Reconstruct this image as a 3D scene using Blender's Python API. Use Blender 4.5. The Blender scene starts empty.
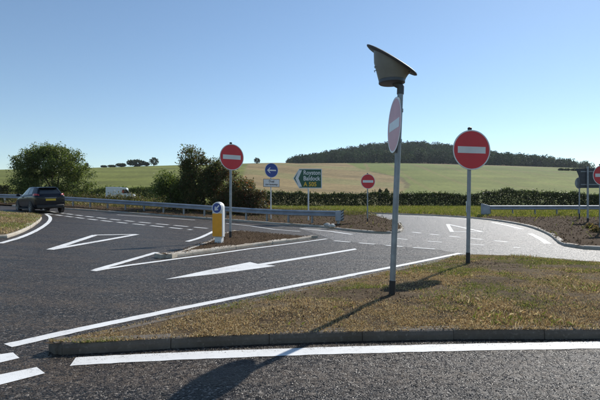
import bpy, bmesh, math, random
import numpy as np
from mathutils import Vector, Matrix, noise as mnoise
from mathutils.geometry import delaunay_2d_cdt

# ------------------------------------------------------------------ camera, sky, sun, exposure
scene = bpy.context.scene
CAMZ, FOC, HORIZON = 1.35, 455.0, 203.0          # eye height (m), focal length and eye level in 600x400 picture units
cam_data = bpy.data.cameras.new("camera")
cam_data.sensor_width = 36.0
cam_data.lens = FOC / 600.0 * 36.0
cam_data.shift_y = 3.0 / 600.0
cam_data.clip_start = 0.05
cam_data.clip_end = 12000.0
cam = bpy.data.objects.new("camera", cam_data)
cam.location = (0, 0, CAMZ)
cam.rotation_euler = (math.radians(90), 0, 0)
scene.collection.objects.link(cam)
scene.camera = cam

SUN_AZ, SUN_EL = math.radians(36), math.radians(36.5)     # to the right of the view, above the horizon
sun_dir = Vector((math.sin(SUN_AZ) * math.cos(SUN_EL), math.cos(SUN_AZ) * math.cos(SUN_EL), math.sin(SUN_EL)))
world = bpy.data.worlds.new("World")
scene.world = world
world.use_nodes = True
wn = world.node_tree.nodes
wl = world.node_tree.links
wn.clear()
sky = wn.new("ShaderNodeTexSky")
sky.sky_type = 'NISHITA'
sky.sun_disc = False
sky.sun_elevation = SUN_EL
sky.sun_rotation = SUN_AZ
sky.altitude = 60
sky.air_density = 1.0
sky.dust_density = 0.08
sky.ozone_density = 2.0
bg = wn.new("ShaderNodeBackground")
bg.inputs["Strength"].default_value = 0.12
wo = wn.new("ShaderNodeOutputWorld")
tint = wn.new("ShaderNodeMix"); tint.data_type = 'RGBA'; tint.blend_type = 'MULTIPLY'; tint.inputs[0].default_value = 1.0
tint.inputs[7].default_value = (.95, .995, 1.0, 1)            # clear late-summer blue
wl.new(sky.outputs[0], tint.inputs[6]); wl.new(tint.outputs[2], bg.inputs["Color"])
wl.new(bg.outputs[0], wo.inputs["Surface"])

sl = bpy.data.lights.new("sun", 'SUN')
sl.energy = 5.0
sl.angle = math.radians(0.53)
sl.color = (1.0, 0.955, 0.88)
sun = bpy.data.objects.new("sun", sl)
sun.rotation_euler = (-sun_dir).to_track_quat('-Z', 'Y').to_euler()
scene.collection.objects.link(sun)
scene.view_settings.view_transform = 'Standard'
scene.view_settings.look = 'None'
scene.view_settings.exposure = 0.1
scene.view_settings.gamma = 1.0
scene.view_settings.use_curve_mapping = False
scene.render.engine = 'CYCLES'

rng = np.random.default_rng(7)
random.seed(7)
COL = scene.collection

# ------------------------------------------------------------------ lie of the land
def sp(t, w):
    return w * np.logaddexp(0, t / w)

def ss(t):
    t = np.clip(t, 0, 1)
    return t * t * t * (t * (6 * t - 15) + 10)

def height(x, y):
    x = np.asarray(x, float); y = np.asarray(y, float)
    s = sp(-x - 2.0, 0.8); s = 20 - sp(20 - s, 2.0)
    yy = sp(y - 14, 2.0); yy = 86 - sp(86 - yy, 5)
    z = .05 * s + .012 * yy
    hill = 43 * ss((y - 60) / 520) ** .85 * (.72 + .28 * np.exp(-((x - 40) / 300.) ** 2))
    hill = hill + 37 * np.exp(-((x - 168) / 165.) ** 2 - ((y - 690) / 120.) ** 2)
    hill = hill * (1 - .6 * ss((y - 900) / 700))
    return z + np.where(y > 60, hill, 0)

def hz(x, y):
    return float(height(x, y))

_Y = np.linspace(2, 130, 26000)
def G(u, v, dz=0.0):
    """point of the ground (plus dz) seen at picture unit (u, v)"""
    X = (u - 300) / FOC * _Y
    Z = CAMZ - (v - HORIZON) / FOC * _Y
    k = int(np.argmax(Z - height(X, _Y) - dz < 0))
    return (float(X[k]), float(_Y[k]))

def vnoise(x, y, s, seed=0):
    """smooth value noise in 0..1 for arrays"""
    x = np.asarray(x) * s; y = np.asarray(y) * s
    xi = np.floor(x).astype(np.int64); yi = np.floor(y).astype(np.int64)
    fx = x - xi; fy = y - yi
    fx = fx * fx * (3 - 2 * fx); fy = fy * fy * (3 - 2 * fy)
    def hsh(a, b):
        n = (a * 374761393 + b * 668265263 + seed * 974634777) & 0x7fffffff
        n = ((n ^ (n >> 13)) * 1274126177) & 0x7fffffff
        return ((n ^ (n >> 16)) & 0xffff) / 65535.0
    a = hsh(xi, yi); b = hsh(xi + 1, yi); c = hsh(xi, yi + 1); d = hsh(xi + 1, yi + 1)
    return (a * (1 - fx) + b * fx) * (1 - fy) + (c * (1 - fx) + d * fx) * fy

def fbm(x, y, s, seed=0, o=3):
    r = 0; a = .5; t = 0
    for k in range(o):
        r = r + a * vnoise(x, y, s * 2 ** k, seed + k); t += a; a *= .5
    return r / t

# ------------------------------------------------------------------ materials
def new_mat(name):
    m = bpy.data.materials.new(name)
    m.use_nodes = True
    nt = m.node_tree
    return m, nt, nt.nodes["Principled BSDF"], nt.nodes, nt.links

def node(nt, kind, **kw):
    n = nt.nodes.new(kind)
    for k, v in kw.items():
        if k in n.inputs.keys():
            n.inputs[k].default_value = v
        else:
            setattr(n, k, v)
    return n

def ramp(nt, fac, stops):
    r = nt.nodes.new("ShaderNodeValToRGB")
    el = r.color_ramp.elements
    while len(el) < len(stops):
        el.new(0.5)
    for e, (p, c) in zip(el, stops):
        e.position = p
        e.color = (c[0], c[1], c[2], 1) if not isinstance(c, (int, float)) else (c, c, c, 1)
    nt.links.new(fac, r.inputs[0])
    return r.outputs[0]

def pos_noise(nt, scale, detail=3, rough=.55, vec=None, kind="fac"):
    if vec is None:
        g = nt.nodes.new("ShaderNodeNewGeometry"); vec = g.outputs["Position"]
    n = node(nt, "ShaderNodeTexNoise", Scale=scale, Detail=detail, Roughness=rough)
    nt.links.new(vec, n.inputs["Vector"])
    return n.outputs[0]

def mixc(nt, f, a, b, mode='MIX'):
    m = nt.nodes.new("ShaderNodeMix"); m.data_type = 'RGBA'; m.blend_type = mode
    for sock, val in ((m.inputs[0], f), (m.inputs[6], a), (m.inputs[7], b)):
        if isinstance(val, (int, float)):
            sock.default_value = val
        elif isinstance(val, tuple):
            sock.default_value = (*val, 1)
        else:
            nt.links.new(val, sock)
    return m.outputs[2]

def math_n(nt, op, a, b=0.0):
    m = nt.nodes.new("ShaderNodeMath"); m.operation = op
    for s, v in ((m.inputs[0], a), (m.inputs[1], b)):
        if isinstance(v, (int, float)): s.default_value = v
        else: nt.links.new(v, s)
    return m.outputs[0]

def bump(nt, bsdf, hgt, strength=.5, dist=.01, prev=None):
    b = node(nt, "ShaderNodeBump", Strength=strength, Distance=dist)
    nt.links.new(hgt, b.inputs["Height"])
    if prev is not None:
        nt.links.new(prev, b.inputs["Normal"])
    if bsdf is not None:
        nt.links.new(b.outputs[0], bsdf.inputs["Normal"])
    return b.outputs[0]

def mat_simple(name, col, rough=.5, metal=0.0, var=.12, vscale=12., spec=.5, coat=0.0, bumps=0.0, bscale=200.):
    m, nt, b, n, l = new_mat(name)
    f = pos_noise(nt, vscale, 4, .6)
    c0 = tuple(max(0, c * (1 - var)) for c in col); c1 = tuple(min(1, c * (1 + var)) for c in col)
    l.new(ramp(nt, f, [(.3, c0), (.7, c1)]), b.inputs["Base Color"])
    b.inputs["Roughness"].default_value = rough
    b.inputs["Metallic"].default_value = metal
    b.inputs["Specular IOR Level"].default_value = spec
    b.inputs["Coat Weight"].default_value = coat
    if bumps:
        bump(nt, b, pos_noise(nt, bscale, 3), bumps, .004)
    return m

def mat_asphalt(name="asphalt_chippings", worn=0.0):
    m, nt, b, n, l = new_mat(name)
    g = nt.nodes.new("ShaderNodeNewGeometry"); P = g.outputs["Position"]
    big = pos_noise(nt, .35, 5, .6, P)
    mid = pos_noise(nt, 3.0, 5, .65, P)
    vor = node(nt, "ShaderNodeTexVoronoi", Scale=66.0); l.new(P, vor.inputs["Vector"])
    vor2 = node(nt, "ShaderNodeTexVoronoi", Scale=46.0); l.new(P, vor2.inputs["Vector"])
    bw = nt.nodes.new("ShaderNodeSeparateColor"); l.new(vor.outputs["Color"], bw.inputs[0])
    bw2 = nt.nodes.new("ShaderNodeSeparateColor"); l.new(vor2.outputs["Color"], bw2.inputs[0])
    chip = ramp(nt, bw.outputs[0], [(0.0, (.012, .0088, .0066)), (.55, (.026, .0195, .0145)), (.85, (.070, .057, .046)), (1.0, (.30, .265, .23))])
    dust = ramp(nt, big, [(.44, 0.0), (.66, .62)])
    c = mixc(nt, dust, chip, (.070, .055, .042))
    mp = nt.nodes.new("ShaderNodeMapping"); l.new(P, mp.inputs[0])          # drag marks and dust along the lanes
    mp.inputs["Rotation"].default_value = (0, 0, math.radians(-42)); mp.inputs["Scale"].default_value = (.10, 1.5, 1)
    lane = pos_noise(nt, 1.0, 5, .65, mp.outputs[0])
    c = mixc(nt, ramp(nt, lane, [(.46, 0.0), (.62, .6)]), c, (.095, .070, .049))
    c = mixc(nt, ramp(nt, lane, [(.30, .6), (.42, 0.0)]), c, (.014, .013, .012))
    c = mixc(nt, ramp(nt, mid, [(.3, .45), (.65, 0.0)]), c, (.028, .027, .028))
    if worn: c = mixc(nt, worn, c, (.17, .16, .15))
    l.new(c, b.inputs["Base Color"])
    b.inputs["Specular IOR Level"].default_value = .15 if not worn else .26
    l.new(ramp(nt, bw2.outputs[1], [(0, .30), (1, .66)]), b.inputs["Roughness"])
    hgt = math_n(nt, 'ADD', math_n(nt, 'MULTIPLY', vor.outputs["Distance"], -1.0), math_n(nt, 'MULTIPLY', bw2.outputs[2], .35))
    n1 = bump(nt, None, hgt, .9, .009)
    # every chipping lies at its own tilt
    sub = node(nt, "ShaderNodeVectorMath", operation='SUBTRACT'); l.new(vor2.outputs["Color"], sub.inputs[0]); sub.inputs[1].default_value = (.5, .5, .5)
    mul = node(nt, "ShaderNodeVectorMath", operation='MULTIPLY'); l.new(sub.outputs[0], mul.inputs[0]); mul.inputs[1].default_value = (.8, .8, .1)
    add = node(nt, "ShaderNodeVectorMath", operation='ADD'); l.new(n1, add.inputs[0]); l.new(mul.outputs[0], add.inputs[1])
    nrm = node(nt, "ShaderNodeVectorMath", operation='NORMALIZE'); l.new(add.outputs[0], nrm.inputs[0])
    l.new(nrm.outputs[0], b.inputs["Normal"])
    return m

def mat_paint():
    m, nt, b, n, l = new_mat("road_paint_white")
    f = pos_noise(nt, 26., 5, .7); g2 = pos_noise(nt, 160., 2, .6); g3 = pos_noise(nt, 2.2, 3, .6)
    w = math_n(nt, 'ADD', math_n(nt, 'MULTIPLY', f, .55), math_n(nt, 'MULTIPLY', g2, .45))
    patch = pos_noise(nt, 1.1, 4, .6)
    w = math_n(nt, 'SUBTRACT', w, math_n(nt, 'MULTIPLY', math_n(nt, 'SUBTRACT', patch, .45), .30))
    worn = ramp(nt, w, [(.30, .92), (.44, 0.0)])
    base = mixc(nt, ramp(nt, g3, [(.35, .0), (.75, .35)]), (.76, .76, .74), (.50, .48, .45))
    l.new(mixc(nt, worn, base, (.10, .095, .09)), b.inputs["Base Color"])
    b.inputs["Roughness"].default_value = .62
    bump(nt, b, g2, .5, .004)
    return m

def mat_soil(name, c0, c1, c2, scale=9., bs=.8):
    m, nt, b, n, l = new_mat(name)
    f = pos_noise(nt, scale, 6, .65); g2 = pos_noise(nt, scale * .12, 4, .6)
    f3 = pos_noise(nt, scale * 9, 3, .6)
    c = ramp(nt, f, [(.25, c0), (.55, c1), (.8, c2)])
    c = mixc(nt, ramp(nt, g2, [(.4, 0.0), (.7, .6)]), c, c2)
    l.new(c, b.inputs["Base Color"])
    b.inputs["Roughness"].default_value = .95
    b.inputs["Specular IOR Level"].default_value = .05
    n1 = bump(nt, None, f, bs, .05)
    bump(nt, b, f3, bs, .012, n1)
    return m

def mat_attr_leaf(name, transl=.35, rough=.55, spec=.25):
    m, nt, b, n, l = new_mat(name)
    a = nt.nodes.new("ShaderNodeAttribute"); a.attribute_name = "tint"
    l.new(a.outputs["Color"], b.inputs["Base Color"])
    b.inputs["Roughness"].default_value = rough
    b.inputs["Specular IOR Level"].default_value = spec
    if transl > 0:
        t = nt.nodes.new("ShaderNodeBsdfTranslucent")
        hsv = node(nt, "ShaderNodeHueSaturation", Saturation=1.15, Value=1.25)
        l.new(a.outputs["Color"], hsv.inputs["Color"]); l.new(hsv.outputs[0], t.inputs["Color"])
        mx = nt.nodes.new("ShaderNodeMixShader"); mx.inputs[0].default_value = transl
        l.new(b.outputs[0], mx.inputs[1]); l.new(t.outputs[0], mx.inputs[2])
        l.new(mx.outputs[0], nt.nodes["Material Output"].inputs["Surface"])
    return m

def mat_terrain():
    m, nt, b, n, l = new_mat("fields_and_grass")
    a = nt.nodes.new("ShaderNodeAttribute"); a.attribute_name = "tint"
    f = pos_noise(nt, .05, 6, .65); f2 = pos_noise(nt, .6, 4, .7)
    c = mixc(nt, 1.0, a.outputs["Color"], ramp(nt, f, [(.25, .74), (.75, 1.22)]), 'MULTIPLY')
    c = mixc(nt, 1.0, c, ramp(nt, f2, [(.25, .66), (.75, 1.3)]), 'MULTIPLY')
    l.new(c, b.inputs["Base Color"])
    b.inputs["Roughness"].default_value = .95
    b.inputs["Specular IOR Level"].default_value = .1
    bump(nt, b, f2, .6, .3)
    return m

def mat_concrete(name, col, dark=.5):
    m, nt, b, n, l = new_mat(name)
    f = pos_noise(nt, 5., 6, .65); g2 = pos_noise(nt, 70., 3, .6)
    c = ramp(nt, f, [(.28, tuple(x * dark for x in col)), (.6, col), (.85, tuple(min(1, x * 1.2) for x in col))])
    c = mixc(nt, .35, c, ramp(nt, g2, [(.3, tuple(x * .6 for x in col)), (.7, col)]))
    big = pos_noise(nt, 1.3, 5, .7); sp2 = pos_noise(nt, 28., 4, .7)
    c = mixc(nt, ramp(nt, big, [(.42, 0.0), (.68, .75)]), c, tuple(x * k for x, k in zip(col, (.55, .48, .38))))
    c = mixc(nt, ramp(nt, sp2, [(.56, 0.0), (.70, .6)]), c, tuple(min(1, x * 1.7) for x in col))
    l.new(c, b.inputs["Base Color"]); b.inputs["Roughness"].default_value = .85
    n1 = bump(nt, None, f, .3, .02); bump(nt, b, g2, .4, .004, n1)
    return m

def mat_sheet(name, col, rough=.35, spec=.5):
    """retroreflective sign sheeting"""
    m, nt, b, n, l = new_mat(name)
    f = pos_noise(nt, 2.5, 5, .6)
    l.new(ramp(nt, f, [(.3, tuple(c * .86 for c in col)), (.65, col)]), b.inputs["Base Color"])
    b.inputs["Roughness"].default_value = rough; b.inputs["Specular IOR Level"].default_value = spec
    return m

M = {}
M['asphalt'] = mat_asphalt()
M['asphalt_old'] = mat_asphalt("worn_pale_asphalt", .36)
M['paint'] = mat_paint()
M['soil'] = mat_soil("bare_soil", (.036, .023, .014), (.072, .047, .028), (.12, .083, .05))
M['island_soil'] = mat_soil("dry_turf_soil", (.060, .042, .027), (.125, .090, .056), (.25, .19, .12), 14., .9)
M['grass'] = mat_attr_leaf("grass_blades", .3, .6, .2)
M['leaf'] = mat_attr_leaf("tree_leaves", .42, .5, .3)
M['wood_leaf'] = mat_attr_leaf("distant_tree_leaves", .12, .8, .1)
M['clod'] = mat_attr_leaf("soil_clods", 0, 1.0, .0)
M['terrain'] = mat_terrain()
M['bark'] = mat_simple("bark", (.085, .065, .048), .9, 0, .4, 14, .2, 0, .6, 40)
M['kerb_old'] = mat_concrete("weathered_kerb_concrete", (.15, .125, .10))
M['kerb_new'] = mat_concrete("new_kerb_concrete", (.50, .45, .38), .72)
M['galv'] = mat_simple("galvanised_steel", (.27, .29, .31), .45, .4, .22, 7., .5)
M['galv_rail'] = mat_simple("galvanised_rail", (.33, .36, .41), .55, .45, .18, 2.5, .5)
M['post_white'] = mat_simple("pale_grey_paint", (.62, .63, .63), .5, 0, .08, 6)
M['black'] = mat_simple("black_rubber", (.018, .018, .020), .55, 0, .3, 20)
M['sign_back'] = mat_simple("grey_sign_back", (.075, .08, .088), .6, .2, .15, 6)
M['red'] = mat_sheet("sign_red", (.68, .026, .042))
M['pink'] = mat_sheet("red_with_sky_sheen", (.72, .30, .315), .4, .5)  # sign red paled to pink: grazing sky sheen painted into the base colour
M['white'] = mat_sheet("sign_white", (.80, .80, .79))
M['blue'] = mat_sheet("sign_blue", (.012, .055, .30))
M['green'] = mat_sheet("sign_green", (.004, .085, .05))
M['yellow_text'] = mat_sheet("sign_yellow", (.85, .50, .02))
M['bollard_yellow'] = mat_simple("bollard_yellow_plastic", (.86, .36, .01), .42, 0, .07, 9)
M['bollard_white'] = mat_simple("bollard_white_plastic", (.80, .80, .78), .45, 0, .05, 9)
M['lamp_body'] = mat_simple("lamp_grey_plastic", (.215, .20, .17), .5, 0, .08, 9)
M['lamp_dark'] = mat_simple("lamp_dark_collar", (.085, .09, .10), .5, .2, .1, 9)
M['solar'] = mat_simple("solar_glass", (.012, .016, .035), .12, 0, .2, 30, .5, .6)
M['car_paint'] = mat_simple("dark_blue_car_paint", (.003, .005, .011), .22, .0, .1, 5, .3, .15)
M['car_trim'] = mat_simple("black_car_plastic", (.012, .012, .013), .6, 0, .2, 20)
M['glass'] = mat_simple("dark_car_glass", (.012, .016, .018), .05, 0, .1, 4, .6, .4)
M['tail_red'] = mat_simple("tail_lamp_red", (.45, .010, .012), .18, 0, .1, 10, .5, .6)
M['plate_yellow'] = mat_simple("plate_yellow", (.62, .42, .03), .45, 0, .06, 10)
M['rim'] = mat_simple("alloy_rim", (.32, .33, .34), .35, .8, .1, 10)
M['van_white'] = mat_simple("van_white_paint", (.74, .75, .76), .4, 0, .06, 2, .5, .4)
M['orange'] = mat_simple("orange_red_fabric", (.42, .09, .04), .7)
M['pale_stone'] = mat_concrete("pale_rubble", (.62, .60, .56), .8)

# ------------------------------------------------------------------ mesh helpers
def link_mesh(name, V, Fc, mat, parent=None, smooth=False, tint=None):
    me = bpy.data.meshes.new(name)
    if isinstance(V, np.ndarray):
        V = V.reshape(-1, 3)
        nf, k = Fc.shape
        me.vertices.add(len(V)); me.vertices.foreach_set("co", V.astype(np.float32).ravel())
        me.loops.add(nf * k); me.loops.foreach_set("vertex_index", Fc.astype(np.int32).ravel())
        me.polygons.add(nf)
        me.polygons.foreach_set("loop_start", (np.arange(nf) * k).astype(np.int32))
        me.update(calc_edges=True)
    else:
        me.from_pydata([tuple(v) for v in V], [], [tuple(f) for f in Fc])
        me.update()
    if tint is not None:
        at = me.attributes.new("tint", 'FLOAT_COLOR', 'POINT')
        c = np.ones((len(me.vertices), 4), np.float32); c[:, :3] = tint
        at.data.foreach_set("color", c.ravel())
    me.materials.append(mat)
    if smooth:
        me.polygons.foreach_set("use_smooth", np.ones(len(me.polygons), dtype=bool))
    o = bpy.data.objects.new(name, me)
    COL.objects.link(o)
    if parent is not None:
        o.parent = parent
    return o

def tag(o, label=None, cat=None, group=None, kind=None):
    if label: o["label"] = label
    if cat: o["category"] = cat
    if group: o["group"] = group
    if kind: o["kind"] = kind
    return o

def thing(name, label, cat, loc=(0, 0, 0), rot=(0, 0, 0), group=None):
    o = bpy.data.objects.new(name, None)
    o.empty_display_size = .2
    COL.objects.link(o)
    o.location = loc; o.rotation_euler = rot
    return tag(o, label, cat, group)

class MB:
    """collects shapes, then builds ONE mesh object"""
    def __init__(s): s.v = []; s.f = []
    def add(s, V, Fc):
        k = len(s.v); s.v += [tuple(p) for p in V]; s.f += [tuple(i + k for i in f) for f in Fc]; return s
    def box(s, c, d, rz=0):
        cx, cy, cz = c; dx, dy, dz = (q / 2 for q in d); ca, sa = math.cos(rz), math.sin(rz)
        V = []
        for z in (-dz, dz):
            for x, y in ((-dx, -dy), (dx, -dy), (dx, dy), (-dx, dy)):
                V.append((cx + x * ca - y * sa, cy + x * sa + y * ca, cz + z))
        return s.add(V, [(3, 2, 1, 0), (4, 5, 6, 7), (0, 1, 5, 4), (1, 2, 6, 5), (2, 3, 7, 6), (3, 0, 4, 7)])
    def tube(s, pts, radii, n=10, cap=True):
        pts = [Vector(p) for p in pts]; rings = []
        if isinstance(radii, (int, float)): radii = [radii] * len(pts)
        V = []; Fc = []
        up0 = None
        for i, p in enumerate(pts):
            t = (pts[min(i + 1, len(pts) - 1)] - pts[max(i - 1, 0)]).normalized()
            a = Vector((1, 0, 0)) if abs(t.x) < .9 else Vector((0, 1, 0))
            if up0 is not None: a = up0
            b = t.cross(a).normalized(); a = b.cross(t).normalized(); up0 = a
            for k in range(n):
                w = 2 * math.pi * k / n
                V.append(p + (a * math.cos(w) + b * math.sin(w)) * radii[i])
        for i in range(len(pts) - 1):
            for k in range(n):
                k2 = (k + 1) % n
                Fc.append((i * n + k, i * n + k2, (i + 1) * n + k2, (i + 1) * n + k))
        if cap:
            Fc.append(tuple(range(n - 1, -1, -1))); Fc.append(tuple((len(pts) - 1) * n + k for k in range(n)))
        return s.add(V, Fc)
    def prism(s, poly, y0, y1):
        """polygon in local XZ extruded along Y from y0 (front) to y1"""
        n = len(poly)
        V = [(x, y0, z) for x, z in poly] + [(x, y1, z) for x, z in poly]
        Fc = [tuple(range(n)), tuple(range(2 * n - 1, n - 1, -1))]
        for k in range(n):
            k2 = (k + 1) % n
            Fc.append((k2, k, n + k, n + k2))
        return s.add(V, Fc)
    def ring(s, ro, ri, cz, y0, y1, n=48, cx=0, sx=1):
        V = []
        for y in (y0, y1):
            for r in (ro, ri):
                for k in range(n):
                    w = 2 * math.pi * k / n
                    V.append((cx + r * math.cos(w) * sx, y, cz + r * math.sin(w)))
        Fc = []
        for k in range(n):
            k2 = (k + 1) % n
            Fc += [(k, k2, n + k2, n + k), (2 * n + k2, 2 * n + k, 3 * n + k, 3 * n + k2),
                   (k2, k, 2 * n + k, 2 * n + k2), (n + k, n + k2, 3 * n + k2, 3 * n + k)]
        return s.add(V, Fc)
    def lathe(s, prof, c=(0, 0, 0), n=20, axis='Z'):
        V = []; Fc = []; m = len(prof)
        for k in range(n):
            w = 2 * math.pi * k / n
            for r, q in prof:
                if axis == 'Z': V.append((c[0] + r * math.cos(w), c[1] + r * math.sin(w), c[2] + q))
                else: V.append((c[0] + r * math.cos(w), c[1] + q, c[2] + r * math.sin(w)))
        for k in range(n):
            k2 = (k + 1) % n
            for j in range(m - 1):
                Fc.append((k * m + j, k2 * m + j, k2 * m + j + 1, k * m + j + 1))
        return s.add(V, Fc)
    def build(s, name, mat, parent=None, smooth=False, bevel=0.0, fix=True):
        o = link_mesh(name, s.v, s.f, mat, parent, False)
        if fix:
            b = bmesh.new(); b.from_mesh(o.data)
            bmesh.ops.recalc_face_normals(b, faces=b.faces); b.to_mesh(o.data); b.free()
        if bevel:
            md = o.modifiers.new("bevel", 'BEVEL'); md.width = bevel; md.segments = 2; md.limit_method = 'ANGLE'
        if smooth:
            me = o.data
            me.polygons.foreach_set("use_smooth", np.ones(len(me.polygons), dtype=bool))
            try:
                me.set_sharp_from_angle(angle=math.radians(38))
            except Exception:
                pass
        return o

def circle(r, cx=0, cz=0, n=48):
    return [(cx + r * math.cos(2 * math.pi * k / n), cz + r * math.sin(2 * math.pi * k / n)) for k in range(n)]

def resample(pts, step):
    pts = [Vector((p[0], p[1])) for p in pts]; out = [pts[0]]
    for a, b in zip(pts[:-1], pts[1:]):
        n = max(1, int(math.ceil((b - a).length / step)))
        for k in range(1, n + 1): out.append(a.lerp(b, k / n))
    return out

def smooth_line(pts, it=3, closed=False):
    pts = [Vector((p[0], p[1])) for p in pts]
    for _ in range(it):                                # corner cutting
        q = [] if closed else [pts[0]]
        n = len(pts)
        for i in range(n if closed else n - 1):
            a, b = pts[i], pts[(i + 1) % n]
            q += [a.lerp(b, .25), a.lerp(b, .75)]
        if not closed: q.append(pts[-1])
        pts = q
    return pts

def inside(poly, x, y):
    r = np.zeros(len(x), bool); n = len(poly)
    for i in range(n):
        x0, y0 = poly[i][0], poly[i][1]; x1, y1 = poly[(i + 1) % n][0], poly[(i + 1) % n][1]
        c = ((y0 > y) != (y1 > y))
        with np.errstate(divide='ignore', invalid='ignore'):
            r ^= c & (x < (x1 - x0) * (y - y0) / (y1 - y0 + 1e-12) + x0)
    return r

def edge_dist(poly, x, y):
    d = np.full(len(x), 1e9); n = len(poly)
    for i in range(n):
        ax, ay = poly[i][0], poly[i][1]; bx, by = poly[(i + 1) % n][0], poly[(i + 1) % n][1]
        L = (bx - ax) ** 2 + (by - ay) ** 2 + 1e-12
        t = np.clip(((x - ax) * (bx - ax) + (y - ay) * (by - ay)) / L, 0, 1)
        d = np.minimum(d, np.hypot(x - ax - t * (bx - ax), y - ay - t * (by - ay)))
    return d

def draped(name, poly, dz, step, mat, dome=0.0, rough=0.0, rscale=3., seed=0, skirt=0, dome_w=1.2, inset=.07):
    """a polygon of ground following the land, with a little relief and a skirt down to the road"""
    poly = [Vector((p[0], p[1])) for p in poly]
    ring = resample(poly + [poly[0]], step)[:-1]
    area = sum(a.x * b.y - b.x * a.y for a, b in zip(ring, ring[1:] + ring[:1])); sg = 1 if area > 0 else -1
    ins = []
    for i, p in enumerate(ring):                       # tuck the edge behind the kerb face
        tt = (ring[(i + 1) % len(ring)] - ring[i - 1]).normalized(); ins.append(p + Vector((-tt.y, tt.x)) * sg * inset)
    ring = ins
    xs = [p.x for p in ring]; ys = [p.y for p in ring]
    gx = np.arange(min(xs), max(xs), step); gy = np.arange(min(ys), max(ys), step)
    X, Y = np.meshgrid(gx, gy); X = X.ravel() + rng.uniform(-.2, .2, X.size) * step; Y = Y.ravel() + rng.uniform(-.2, .2, Y.size) * step
    k = inside(ring, X, Y) & (edge_dist(ring, X, Y) > step * .45)
    pts = ring + [Vector((a, b)) for a, b in zip(X[k], Y[k])]
    n = len(ring)
    v, e, f, *_ = delaunay_2d_cdt(pts, [(i, (i + 1) % n) for i in range(n)], [list(range(n))], 1, 1e-5)
    vx = np.array([p.x for p in v]); vy = np.array([p.y for p in v])
    d = edge_dist(ring, vx, vy)
    z = height(vx, vy) + dz + dome * ss(d / dome_w) * 1.0
    if rough:
        z = z + rough * (fbm(vx, vy, rscale, seed) - .5) * 2 * np.clip(d / .3, 0, 1)
    V = [(a, b, c) for a, b, c in zip(vx, vy, z)]
    Fc = [list(t) for t in f]
    if skirt:
        m = len(V)
        for p in ring: V.append((p.x, p.y, hz(p.x, p.y) + dz))
        for p in ring: V.append((p.x, p.y, hz(p.x, p.y) + dz - skirt))
        for i in range(n):
            j = (i + 1) % n
            Fc.append([m + i, m + j, m + n + j, m + n + i])
    o = link_mesh(name, V, Fc, mat, None, True)
    b = bmesh.new(); b.from_mesh(o.data); bmesh.ops.recalc_face_normals(b, faces=b.faces)
    b.to_mesh(o.data); b.free()
    return tag(o, kind='structure')

def surf_z(poly, dz, dome, x, y, dome_w=1.2):
    d = edge_dist(poly, x, y)
    return height(x, y) + dz + dome * ss(d / dome_w)

def ribbon(name, pts, width, dz=.0035, taper=0, step=.12, mat=None, jitter=.006):
    pts = resample(pts, step); V = []; Fc = []
    for i, p in enumerate(pts):
        t = (pts[min(i + 1, len(pts) - 1)] - pts[max(i - 1, 0)]).normalized(); nrm = Vector((-t.y, t.x))
        for sgn in (-1, 1):
            q = p + nrm * (width / 2 * sgn + random.uniform(-jitter, jitter)); V.append((q.x, q.y, hz(q.x, q.y) + dz + (.005 if q.y > 8.5 else 0)))
    for i in range(len(pts) - 1):
        Fc.append((2 * i, 2 * i + 2, 2 * i + 3, 2 * i + 1))
    o = link_mesh(name, V, Fc, mat or M['paint'])
    b = bmesh.new(); b.from_mesh(o.data)
    bmesh.ops.recalc_face_normals(b, faces=b.faces)
    if b.faces and sum(f.normal.z for f in b.faces) < 0: bmesh.ops.reverse_faces(b, faces=b.faces)
    b.to_mesh(o.data); b.free()
    return tag(o, kind='structure')

def road_poly(name, poly, dz=.0035):
    ring = resample(list(poly) + [poly[0]], .3)[:-1]
    n = len(ring)
    v, e, f, *_ = delaunay_2d_cdt(ring, [(i, (i + 1) % n) for i in range(n)], [list(range(n))], 1, 1e-5)
    o = link_mesh(name, [(p.x, p.y, hz(p.x, p.y) + dz) for p in v], [list(t) for t in f], M['paint'])
    for p in o.data.polygons:
        pass
    b = bmesh.new(); b.from_mesh(o.data)
    for fc in b.faces:
        fc.normal_update()
        if fc.normal.z < 0: fc.normal_flip()
    b.to_mesh(o.data); b.free()
    return tag(o, kind='structure')

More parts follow.
